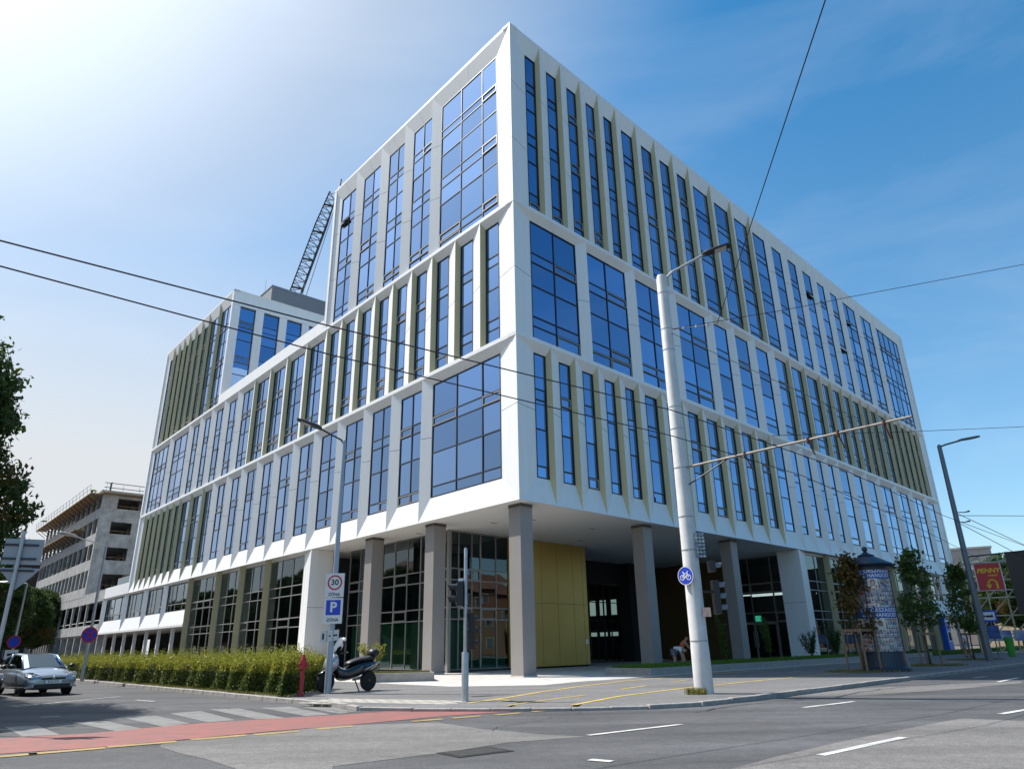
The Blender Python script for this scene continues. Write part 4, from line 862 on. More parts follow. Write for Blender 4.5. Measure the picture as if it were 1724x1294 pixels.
# --- left lamp column with zone signs
zb = Vector((-5.88, 23.6, 0)); zl = thing('street_lamp', zb, 'slim grey street lamp carrying the speed and parking zone plates', 'street lamp', 'street lamps')
GS = mat('lamp_column_grey', (.36, .40, .46), .5, .4)
MB().lathe([(.105, 0), (.10, 1.5), (.098, 1.52), (.06, 8.05), (.05, 8.1)], zb, 16).build('shaft', GS, zl, smooth=True, autos=40)
h3 = Vector((-6.75, 23.35, 8.5)); MB().tube([zb+UP*7.95, zb+UP*8.12+Vector((-.12, 0, 0)), h3], .03, 8).build('arm', DMETAL, zl); lamp_head(h3+Vector((.1, .03, -.04)), Vector((-1, -.28, .38)), zl, .9, .34)
x_, y_, n_ = frame_of(Vector((.03, -1, 0))); f0 = zb+n_*.13
def plate(cz, w_, h_, name):
    o = slab(f0+UP*cz+x_*.03, x_, y_, n_, w_, h_, .015).build(name, [WHT], zl); MB().pbox(f0+UP*cz+x_*.03-x_*w_/2-y_*h_/2-n_*.02, x_*w_, y_*h_, -n_*.004).build('plate_back', SBACK, o); return o
pl = plate(3.22, .60, .74, 'speed_zone_sign'); g_ = MB(); cc = f0+UP*3.30+x_*.03; disc(g_, cc+n_*.003, x_, y_, .235, 0, r_in=.185); g_.build('red_ring', REDP, pl, fix=False)
g_ = MB(); put_text(g_, '30', .25, cc+n_*.004, x_, y_, 0, .006); put_text(g_, 'ZÓNA', .13, f0+UP*2.93+x_*.03+n_*.004, x_, y_, 0, .003); g_.build('lettering', BLK, pl, fix=False)
pl = plate(2.43, .60, .78, 'parking_zone_sign'); g_ = MB().pbox(f0+UP*2.30+x_*-.20+n_*.0005, x_*.46, y_*.46, n_*.002); g_.build('blue_field', BLU, pl)
g_ = MB(); put_text(g_, 'P', .42, f0+UP*2.53+x_*.03+n_*.005, x_, y_, 0, .015); g_.build('parking_letter', WHT, pl, fix=False); g_ = MB(); put_text(g_, 'ZÓNA', .13, f0+UP*2.15+x_*.03+n_*.004, x_, y_, 0, .003); g_.build('lettering', BLK, pl, fix=False)
pl = MB(); tw = Vector((x_.x*math.cos(-.1), x_.y+.15, .10)).normalized()
pl = MB().pbox(f0+UP*1.52-tw*.30-n_*.01, tw*.56, UP*.32, n_*.012).build('info_plate', mat('plate_grey', (.6, .6, .58), .5), zl)
g_ = MB()
for k, (dx, w_, h_) in enumerate(((-.2, .06, .18), (0., .05, .05), (.17, .13, .05))): g_.pbox(f0+UP*(1.68-h_/2)+tw*(dx-.02-w_/2)+n_*.003, tw*w_, UP*h_, n_*.001)
for dx in (-.11, .08): g_.pbox(f0+UP*1.52+tw*dx+n_*.003, tw*.012, UP*.32, n_*.001)
g_.build('pictograms', BLK, pl)
# --- traffic signal post in front of the corner
tb = Vector((-1.32, 19.16, 0)); tl = thing('traffic_signal_post', tb, 'slim grey signal post with two black signal heads in front of the corner', 'traffic light')
MB().lathe([(.088, -.1), (.088, 1.13), (.08, 1.15)], tb, 18).build('sleeve', METAL, tl, smooth=True, autos=40); MB().lathe([(.046, 1.1), (.044, 3.72), (.03, 3.76)], tb, 14).build('tube', METAL, tl, smooth=True, autos=40)
signal(tl, tb+Vector((-.17, .0, 2.57)), (-1, -.15, 0), 2, .105, .27, .24); signal(tl, tb+Vector((.14, .12, 1.66)), (.75, .65, 0), 3, .075, .2, .13)
MB().tube([tb+UP*2.95, tb+Vector((-.16, 0, 2.95))], .02, 6).build('bracket', METAL, tl); MB().tube([tb+UP*2.2, tb+Vector((-.2, -.05, 2.32))], .02, 6).build('bracket', METAL, tl); MB().tube([tb+UP*1.7, tb+Vector((.14, .1, 1.7))], .02, 6).build('bracket', METAL, tl)
MB().box(tb+Vector((-.13, 0, 2.93)), (.12, .08, .06)).build('push_sensor', WHT, tl)
# --- advertising column
ac = Vector((15.95, 32.75, 0)); lc = thing('advertising_column', ac, 'round dark blue poster column with a domed cap among the young trees', 'poster column')
NAVY = mat('column_navy', (.025, .04, .065), .4, .3); RC_ = .80
MB().lathe([(1.0, 0), (1.0, .12), (.92, .2), (.86, .55), (.84, .74), (.84, .8)], ac, 40).build('pedestal', NAVY, lc, smooth=True, autos=35)
MB().lathe([(RC_, .8), (RC_, 4.22)], ac, 48).build('drum', mat('poster_paper', (.45, .42, .42), .6, var=.9, scale=5.5, col2=(.12, .10, .10)), lc, smooth=True, autos=40)
MB().lathe([(.84, 4.18), (.86, 4.3), (1.04, 4.36), (1.08, 4.42), (1.02, 4.47), (.34, 4.82), (.36, 4.86), (.22, 4.92), (.09, 5.0), (.07, 5.05), (.12, 5.1), (.125, 5.17), (.08, 5.24), (.01, 5.27)], ac, 40).build('cap', NAVY, lc, smooth=True, autos=40)
aimA = math.atan2(-ac.y, -ac.x)+.16
def onc(x, y, e=.004): a_ = aimA+x/RC_; return ac+Vector((math.cos(a_)*(RC_+e), math.sin(a_)*(RC_+e), y))
def cpatch(mb, x0, x1, z0, z1, e=.003, m=0, n=10):
    for k in range(n): a_, b_ = x0+(x1-x0)*k/n, x0+(x1-x0)*(k+1)/n; mb.poly([onc(a_, z0, e), onc(b_, z0, e), onc(b_, z1, e), onc(a_, z1, e)], m)
def cell_(mb, cx, cz, rx, rz, e, m, n=12): mb.poly([onc(cx+rx*math.cos(2*math.pi*k/n), cz+rz*math.sin(2*math.pi*k/n), e) for k in range(n)], m)
SK = [mat('skin_print_%d' % i, c_, .6) for i, c_ in enumerate([(.55, .36, .28), (.62, .42, .33), (.40, .25, .18), (.35, .2, .16)])]; HR = [mat('hair_print_%d' % i, c_, .6) for i, c_ in enumerate([(.03, .02, .02), (.1, .05, .03), (.2, .12, .07), (.3, .3, .3)])]; CL = [mat('cloth_print_%d' % i, c_, .6) for i, c_ in enumerate([(.06, .12, .3), (.5, .5, .5), (.1, .1, .11), (.3, .08, .08), (.12, .3, .32)])]
BGP = [mat('print_ground_%d' % i, c_, .6) for i, c_ in enumerate([(.66, .65, .66), (.45, .46, .5), (.72, .68, .62), (.3, .33, .38)])]
mats_ = SK+HR+CL+BGP; po = MB(); rs = random.Random(3)
def face(cx, cz, s, e):
    sk, hr, cl = rs.randrange(4), 4+rs.randrange(4), 8+rs.randrange(5)
    cell_(po, cx, cz-s*.75, s*.62, s*.45, e, cl); cell_(po, cx, cz+s*.08, s*.42, s*.52, e+.0006, hr); cell_(po, cx, cz, s*.30, s*.42, e+.0012, sk)
def poster(z0):
    for i in range(22):
        for j in range(9):
            cx = -1.24+i*.118; cz = z0+.06+j*.18
            cpatch(po, cx-.056, cx+.056, cz-.085, cz+.085, .002, 13+rs.randrange(4), 1); face(cx, cz, .075, .003)
    for k in range(16): face(rs.uniform(-1.15, 1.15), z0+rs.uniform(.15, 1.3), rs.uniform(.13, .17), .006)
    for cx in (-.05, .95, -.95): cpatch(po, cx-.2, cx+.2, z0+.85, z0+1.34, .009, 15, 6); face(cx, z0+1.1, .24, .011)
poster(.82); poster(2.52)
po.build('poster', mats_, lc, fix=False)
for zz_ in (2.35, 4.05-.05):
    bb = MB(); cpatch(bb, -1.2, 1.2, zz_-.2, zz_+.24, .013, 0, 24); bo = bb.build('blue_band', mat('poster_blue', (.015, .11, .42), .5), lc, fix=False)
    tt = MB(); 
    for ln, dz in (('A TE ORSZÁGOD,', .12), ('A TE HANGOD!', -.08)): put_text(tt, ln, .215, (0, 0, 0), (1, 0, 0), (0, 0, 1), 0, .004, .12, warp=lambda X, Y, dz=dz: onc(X+.02, zz_+dz+Y, .017))
    tt.build('slogan', WHT, bo, fix=False); cb = MB(); cpatch(cb, -.55, .05, zz_+.25, zz_+.4, .014, 0, 8); cb.build('caption_box', mat('caption_white', (.8, .78, .78), .6), bo, fix=False); cs = MB()
    for k in range(2): cpatch(cs, -.5, -.02, zz_+.29+k*.05, zz_+.305+k*.05, .016, 0, 6)
    cs.build('caption_lines', REDP, bo, fix=False)
for k in range(4): a_ = k*math.pi/2+.75; MB().tube([ac+Vector((math.cos(a_)*.85, math.sin(a_)*.85, .8)), ac+Vector((math.cos(a_)*.85, math.sin(a_)*.85, 4.25))], .02, 6).build('frame_rod', NAVY, lc)
# --- bus stop flag, green bin
bs = Vector((34.2, 53.6, 0)); bo = thing('bus_stop_sign', bs, 'blue bus stop flag on a thin post beyond the red shop sign', 'bus stop sign')
MB().tube([bs, bs+UP*3.2], .04, 8).build('post', GP, bo); bx, by, bn = frame_of((-.5, -.86, 0)); MB().pbox(bs+bx*-.45+UP*2.35+bn*.05, bx*.9, by*.8, bn*.04).build('flag', BLU, bo); MB().pbox(bs+bx*-.34+UP*2.48+bn*.09, bx*.68, by*.54, bn*.006).build('flag_field', WHT, bo); g_ = MB().pbox(bs+bx*-.22+UP*2.66+bn*.097, bx*.44, by*.14, bn*.004); g_.build('bus_pictogram', BLK, bo); MB().pbox(bs+bx*-.4+UP*1.2+bn*.05, bx*.8, by*.9, bn*.03).build('timetable', mat('timetable_blue', (.05, .1, .3), .5, var=.6, scale=8), bo)
gb_ = Vector((34.7, 52.9, 0)); go = thing('litter_bin', gb_, 'bright green litter bin standing below the bus stop flag', 'litter bin'); MB().lathe([(.2, 0), (.22, .1), (.28, 1.05), (.3, 1.06), (.3, 1.12), (.26, 1.14)], gb_, 18).build('bin_body', mat('bin_green', (.05, .33, .04), .45), go); MB().lathe([(.3, 1.14), (.24, 1.3), (.05, 1.36)], gb_, 18).build('lid', mat('bin_green_dark', (.03, .2, .03), .45), go)
# --- hydrant, kerbside litter box
hq = min((off(FL, u_*.05, 11.4) for u_ in range(-60, 40)), key=lambda q_: abs((q_-CAM).dot(_r2)/(q_-CAM).dot(_fw)*F_PX+W_PX/2-506)); hy = thing('fire_hydrant', hq, 'red fire hydrant half hidden in the hedge', 'hydrant'); hy.scale = (.85, .85, .98); HRD = mat('hydrant_red', (.38, .02, .03), .45)
MB().lathe([(.11, 0), (.11, .08), (.075, .1), (.07, .72), (.11, .75), (.12, .82), (.1, .86), (.12, .93), (.1, 1.05), (.05, 1.12), (.04, 1.17), (.01, 1.19)], hq, 18).build('barrel', HRD, hy, smooth=True, autos=40)
for s_ in (-1, 1): MB().tube([hq+UP*.88, hq+Vector((s_*.17, 0, .88))], [.05, .055], 10).build('outlet', HRD, hy)
# --- no-stopping sign and lamp on the left pavement
nb = at_r(146, 1100, 44); nb.z = 0; ns = thing('street_lamp', nb, 'far street lamp with a round no stopping sign rising behind the hedge', 'street lamp', 'street lamps')
tp_ = at_r(176, 917, 44); MB().lathe([(.09, 0), (.085, 1.5), (.055, tp_.z)], nb, 12).build('shaft', METAL, ns, smooth=True, autos=40); he = at_r(128, 903, 42.5); MB().tube([Vector((nb.x, nb.y, tp_.z-.05)), he], .03, 6).build('arm', METAL, ns); lamp_head(he, (he-tp_), ns, 1.0, .35, METAL)
rd = MB(); x_, y_, n_ = frame_of((.25, -1, 0)); c0 = nb+n_*.12; c0.z = at_r(149, 1068, 44).z; disc(rd, c0, x_, y_, .38, 0); disc(rd, c0+n_*.004, x_, y_, .38, 1, r_in=.31)
for s_ in (-1, 1): e = (x_*s_+y_).normalized(); f = (x_-y_*s_).normalized()*.035; rd.poly([c0-e*.33-f+n_*.006, c0-e*.33+f+n_*.006, c0+e*.33+f+n_*.006, c0+e*.33-f+n_*.006], 1)
rd.build('no_stopping_sign', [BLU, REDP], ns, fix=False); MB().lathe([(.38, -.02), (.38, -.004)], c0, 28, M=Matrix((x_, y_, n_)).transposed()).build('sign_back', SBACK, ns)
# --- backs of two signs at the left edge, another lamp, small signs
q0 = at_r(-12, 1130, 17.3); q0.z = 0; sb = thing('sign_post', q0, 'grey post with the backs of a square and a triangular sign at the left edge', 'sign post'); top_ = at_r(28, 905, 17.3)
MB().tube([q0-UP*.1, Vector((q0.x, q0.y, at_r(25, 893, 17.3).z))], .038, 8).build('post', METAL, sb); x_, y_, n_ = frame_of((.45, -1, 0)); c1 = Vector((q0.x, q0.y, at_r(22, 928, 17.3).z))-n_*.05
MB().pbox(c1-x_*.28-y_*.24, x_*.66, y_*.5, -n_*.015).build('square_sign', SBACK, sb); c2 = Vector((q0.x, q0.y, at_r(18, 970, 17.3).z))-n_*.05; t_ = MB(); t_.poly([c2-x_*.3+y_*.17, c2-y_*.25+x_*.05, c2+x_*.42+y_*.17]); t_.poly([c2-x_*.3+y_*.17-n_*.015, c2+x_*.42+y_*.17-n_*.015, c2-y_*.25+x_*.05-n_*.015]); t_.build('triangle_sign', SBACK, sb)
for cz in (c1.z+.12, c1.z-.15, c2.z+.1): MB().pbox(Vector((q0.x, q0.y, cz))-x_*.3-n_*.03, x_*.6, y_*.04, n_*.02).build('bracket', DMETAL, sb)
fl = at_r(20, 1100, 52); fl.z = 0; fo = thing('street_lamp', fl, 'distant street lamp with two small signs left of the silver car', 'street lamp', 'street lamps'); tz = at_r(35, 981, 52).z
MB().tube([fl, Vector((fl.x, fl.y, tz))], [.08, .05], 8).build('shaft', METAL, fo); MB().tube([Vector((fl.x, fl.y, tz)), Vector((fl.x-1.2, fl.y, tz+.05))], .03, 6).build('arm', METAL, fo); lamp_head(Vector((fl.x-1.0, fl.y, tz+.05)), (-1, -.2, .05), fo, .8, .3, METAL)
x_, y_, n_ = frame_of((.3, -1, 0)); rd = MB(); c0 = Vector((fl.x, fl.y, at_r(10, 1080, 52).z))+n_*.1; disc(rd, c0, x_, y_, .36, 0); disc(rd, c0+n_*.004, x_, y_, .36, 1, r_in=.29); rd.build('round_sign', [BLU, REDP], fo, fix=False); MB().pbox(c0-x_*.34-y_*.95, x_*.68, y_*.52, n_*.02).build('tow_away_plate', WHT, fo); MB().pbox(c0-x_*.2-y_*.76+n_*.021, x_*.4, y_*.14, n_*.002).build('tow_pictogram', BLK, fo)
# ================================================================== vehicles
def car(name, loc, rz, paint, label, plate_txt=None, detail=True):
    h = thing(name, loc, label, 'car', 'cars at the left kerb', rz)
    def add(mb, nm, mm, par=None, **k): return mb.build(nm, mm, par or h, world=False, **k)
    st_ = [(2.14, .55, .32, .44, .56, .58), (2.10, .72, .25, .46, .63, .66), (1.95, .83, .2, .5, .70, .75), (1.6, .865, .19, .52, .77, .845), (1.2, .872, .19, .55, .83, .91), (.8, .875, .19, .58, .89, .97), (0, .88, .19, .6, .92, .97), (-1.2, .88, .2, .63, .94, .98), (-1.85, .85, .24, .63, .93, .99), (-2.1, .74, .34, .6, .84, .92), (-2.14, .6, .4, .58, .78, .84)]
    rings = []
    for x, hw, zb_, zm, zt, zc in st_:
        half = [(hw*.82, zb_), (hw*.97, zb_+.08), (hw, zm), (hw*.985, zm+(zt-zm)*.6), (hw*.9, zt), (hw*.55, zc)]
        rings.append([(x, -y, z) for y, z in half]+[(x, 0, zc+.012)]+[(x, y, z) for y, z in reversed(half)])
    add(MB().loft(rings), 'body', paint, smooth=True, sub=2)
    cs = [(.98, .93, .70, .74), (.12, 1.40, .585, .75), (-.9, 1.45, .59, .76), (-1.62, 1.36, .57, .75), (-2.02, .98, .66, .70)]
    cr_ = []
    for x, zr, wt_, wb in cs:
        cr_.append([Vector(q) for q in ((x, -wb, .91), (x, -wt_, zr-.045), (x, -wt_*.72, zr), (x, wt_*.72, zr), (x, wt_, zr-.045), (x, wb, .91))])
    GLS = glass('car_glass', (.5, .62, .68), .2, (.02, .025, .03)); ws, sw, rf, rw = MB(), MB(), MB(), MB()
    for k in range(4):
        for j in range(5):
            q = [cr_[k][j], cr_[k][j+1], cr_[k+1][j+1], cr_[k+1][j]]
            if k == 0 and j in (1, 2, 3): ws.poly(q)
            elif k == 3 and j in (1, 2, 3): rw.poly(q)
            elif j in (1, 2, 3): rf.poly(q)
            else: sw.poly(q)
    add(ws, 'windscreen', GLS); add(rw, 'rear_window', GLS); add(sw, 'side_window', GLS); add(rf, 'roof', paint, smooth=True)
    pil = MB()
    for s_ in (1, 4):
        pil.tube([cr_[k][s_] for k in range(5)], .032, 6); 
    for k, j in ((2, 0), (2, 5)): pil.tube([cr_[k][j], cr_[k][1 if j == 0 else 4]], .04, 6)
    add(pil, 'pillar', paint, smooth=True)
    pa = MB().tube([cr_[0][1], cr_[0][2], cr_[0][3], cr_[0][4]], .025, 5); add(pa, 'scuttle', BLACK)
    for sx_ in (1.28, -1.3):
        for sy in (-1, 1):
            Mx = Matrix(((1, 0, 0), (0, 0, 1), (0, -1, 0)))
            w_ = add(MB().lathe([(.2, -.1), (.285, -.1), (.315, -.06), (.315, .06), (.285, .1), (.2, .1)], (sx_, sy*.735, .315), 24, M=Mx), 'wheel', RUBBER, smooth=True, autos=40)
            add(MB().lathe([(.2, -.06), (.2, .06), (.19, .098), (.06, .08), (.05, .1)], (sx_, sy*.735, .315), 14, M=Mx if sy < 0 else Matrix(((1, 0, 0), (0, 0, -1), (0, 1, 0)))), 'rim', mat('alloy', (.4, .41, .43), .35, .8), w_)
            add(MB().lathe([(.36, -.03), (.36, .03)], (sx_, sy*.80, .33), 24, M=Mx), 'wheel_arch', BLACK)
    HL = glass('headlamp_glass', (.9, .92, .95), .3, (.30, .31, .32))
    for s_ in (-1, 1):
        c_ = [(2.075, s_*.42, .575), (2.10, s_*.40, .655), (1.90, s_*.62, .775), (1.70, s_*.80, .785), (1.84, s_*.815, .66), (1.99, s_*.72, .585)]
        lm = MB(); ctr = Vector((1.97, s_*.64, .69)); o_ = [Vector(q)+Vector((.02, s_*.012, .012)) for q in c_]; lm.poly(o_ if s_ < 0 else list(reversed(o_)))
        for a_, b_ in zip(o_, o_[1:]+o_[:1]): lm.poly([a_, b_, b_-Vector((.12, 0, 0)), a_-Vector((.12, 0, 0))])
        hl = add(lm, 'headlight', HL); add(MB().lathe([(.06, 0), (.05, .02), (.02, .03)], ctr+Vector((.05, s_*-.03, 0)), 12, M=Matrix(((0, 0, 1), (1, 0, 0), (0, 1, 0)))), 'lamp_bowl', mat('chrome', (.7, .7, .7), .15, 1), hl)
        mr_ = [Vector((.72, s_*.86, .97)), Vector((.70, s_*.98, .99)), Vector((.66, s_*1.06, 1.0))]; add(MB().tube(mr_, [.03, .085, .07], 8), 'mirror', BLACK if detail else paint, smooth=True)
        add(MB().lathe([(.07, 0), (.06, .02)], (2.09, s_*.58, .36), 12, M=Matrix(((0, 0, 1), (1, 0, 0), (0, 1, 0)))), 'fog_light', HL)
    add(MB().box((2.14, 0, .60), (.06, .78, .10)), 'grille', BLACK, bevel=.02); add(MB().box((2.165, 0, .625), (.04, .80, .028)), 'grille_bar', MATS['chrome'], bevel=.008); add(MB().lathe([(.055, 0), (.05, .015)], (2.185, 0, .615), 16, M=Matrix(((0, 0, 1), (1, 0, 0), (0, 1, 0)))), 'badge', MATS['chrome'])
    add(MB().box((2.125, 0, .325), (.07, 1.15, .15)), 'lower_intake', BLACK, bevel=.02)
    pl_ = add(MB().box((2.175, 0, .475), (.02, .52, .11)), 'number_plate', WHT)
    if plate_txt:
        t_ = MB(); put_text(t_, plate_txt, .1, (2.187, 0, .475), (0, 1, 0), (0, 0, 1), 0, .002); add(t_, 'plate_lettering', BLK, pl_, fix=False)
    for s_ in (-1, 1): add(MB().tube([(1.9, s_*.845, .30), (1.0, s_*.885, .28), (-1.0, s_*.885, .28)], .02, 5), 'sill_trim', BLACK)
    return h
SILV = mat('silver_blue_paint', (.30, .36, .43), .22, .55, coat=1.0); BLKP = mat('black_car_paint', (.012, .013, .016), .2, .2, coat=1.0)
hd_ = math.atan2(-dL.y, -dL.x)+R(7)
cpos = Vector((-16.9, 27.1, 0)) + dL*2.1
car('parked_car', (cpos.x, cpos.y, RZ), hd_, SILV, 'silver blue hatchback facing the camera at the left', 'KLX 321')
cp2 = Vector((-18.55, 25.75, 0)) + dL*2.0
car('parked_car', (cp2.x, cp2.y, RZ), hd_-R(4), BLKP, 'black car cut off by the left edge of the picture')

# --- maxi scooter beside the zone signs
fwp = at_r(549, 1165, 24.7); fwp.z = 0; rwp = fwp+Vector((1.12, .95, 0)); ax = (fwp-rwp); ax.z = 0; ax.normalize(); mid = (fwp+rwp)/2
sct = thing('motor_scooter', (mid.x, mid.y, 0), 'black maxi scooter with silver windshield leaning on its stand by the zone signs', 'scooter', rz=math.atan2(ax.y, ax.x))
sct.scale = (1.04, 1.35, 1.12)
def sadd(mb, nm, mm, par=None, **k): return mb.build(nm, mm, par or sct, world=False, **k)
SBK = mat('scooter_black', (.012, .012, .016), .18, .1, coat=1); SSV = mat('scooter_silver', (.5, .51, .53), .25, .6, coat=.6)
Mx = Matrix(((1, 0, 0), (0, 0, 1), (0, -1, 0)))
for x, r_ in ((.76, .29), (-.70, .27)):
    w_ = sadd(MB().lathe([(r_-.1, -.06), (r_-.03, -.065), (r_, -.03), (r_, .03), (r_-.03, .065), (r_-.1, .06)], (x, 0, r_), 24, M=Mx), 'wheel', RUBBER, smooth=True, autos=40); sadd(MB().lathe([(r_-.09, -.03), (r_-.09, .03), (.05, .05), (.04, .06)], (x, 0, r_), 12, M=Mx), 'rim', METAL, w_)
def ring(x, zc, w_, h_, n=12, tilt=0): return [(x+tilt*math.sin(2*math.pi*k/n)*h_, w_*math.cos(2*math.pi*k/n), zc+h_*math.sin(2*math.pi*k/n)) for k in range(n)]
sadd(MB().loft([ring(-1.0, .74, .06, .05), ring(-.85, .72, .15, .13), ring(-.5, .66, .2, .2), ring(-.15, .55, .21, .24), ring(.15, .45, .2, .17), ring(.35, .48, .2, .2), ring(.5, .62, .16, .2)]), 'body', SBK, smooth=True, sub=1)
sadd(MB().loft([ring(.38, .8, .12, .2), ring(.55, .8, .24, .3), ring(.68, .76, .22, .26), ring(.84, .66, .1, .1)]), 'front_fairing', SSV, smooth=True, sub=1)
sadd(MB().loft([ring(-.92, .88, .12, .05), ring(-.7, .90, .17, .08), ring(-.38, .84, .18, .08), ring(-.3, .86, .17, .06), ring(.05, .76, .15, .07), ring(.12, .72, .1, .05)]), 'seat', BLACK, smooth=True, sub=1)
sadd(MB().loft([ring(-1.02, 1.02, .12, .1), ring(-.9, 1.04, .16, .13), ring(-.75, 1.03, .15, .12), ring(-.66, 1.0, .1, .08)]), 'backrest', BLACK, smooth=True, sub=1)
ws_ = MB(); r_ = []
for x, z, w_ in ((.62, 1.0, .24), (.52, 1.2, .26), (.40, 1.38, .22), (.34, 1.46, .14)): r_.append([(x-.10*abs(k/4)**2, w_*k/4, z) for k in range(-4, 5)])
ws_.loft(r_, closed=False, caps=False); sadd(ws_, 'windshield', glass('smoked_screen', (.85, .9, .95), .25, (.42, .47, .50), clear=True), smooth=True)
for s_ in (-1, 1):
    sadd(MB().tube([(.40, s_*.12, 1.02), (.36, s_*.3, 1.06), (.30, s_*.38, 1.05)], .018, 6), 'handlebar', BLACK); sadd(MB().tube([(.42, s_*.24, 1.05), (.46, s_*.36, 1.28)], .01, 5), 'mirror_stem', BLACK); sadd(MB().box((.46, s_*.38, 1.32), (.03, .14, .09)), 'mirror', BLACK, bevel=.02)
    sadd(MB().tube([(.58, s_*.1, .62), (.76, s_*.09, .29)], .025, 6), 'fork_leg', METAL); sadd(MB().tube([(-.95, s_*.2, .78), (-.4, s_*.235, .58)], .02, 6), 'trim_strip', SSV)
sadd(MB().loft([ring(-.98, .42, .05, .06), ring(-.7, .38, .06, .07), ring(-.3, .32, .04, .05)]), 'exhaust', METAL, smooth=True).location = (0, -.2, 0)
sadd(MB().tube([(-.15, .1, .34), (-.2, .3, .0)], .018, 6), 'side_stand', DMETAL); sadd(MB().loft([ring(.5, .5, .07, .03), ring(.76, .62, .09, .03), ring(1.02, .48, .07, .02)]), 'mudguard', SBK, smooth=True)

# ================================================================== people
def skin(name, pts, edges, radii, m_, parent, sub=2):
    me = bpy.data.meshes.new(name); me.from_pydata(pts, edges, []); me.materials.append(m_); o = bpy.data.objects.new(name, me); COL.objects.link(o); o.parent = parent
    md = o.modifiers.new('skin', 'SKIN'); md.use_smooth_shade = True
    for i, r_ in enumerate(radii):
        sv = me.skin_vertices[0].data[i]; sv.radius = r_ if isinstance(r_, tuple) else (r_, r_); sv.use_root = (i == 0)
    s2 = o.modifiers.new('s', 'SUBSURF'); s2.levels = sub; s2.render_levels = sub; return o
SKIN = mat('skin', (.50, .28, .19), .6); TAN = mat('tanned_skin', (.45, .2, .11), .6); HAIRM = mat('hair_brown', (.06, .035, .02), .7); TSH = mat('tshirt_white', (.72, .74, .8), .8); SHORT = mat('grey_shorts', (.16, .18, .22), .85); ORNG = mat('orange_top', (.62, .16, .07), .8); HIVIS = mat('hivis', (.35, .6, .05), .7); TROUS = mat('dark_trousers', (.03, .032, .04), .85)
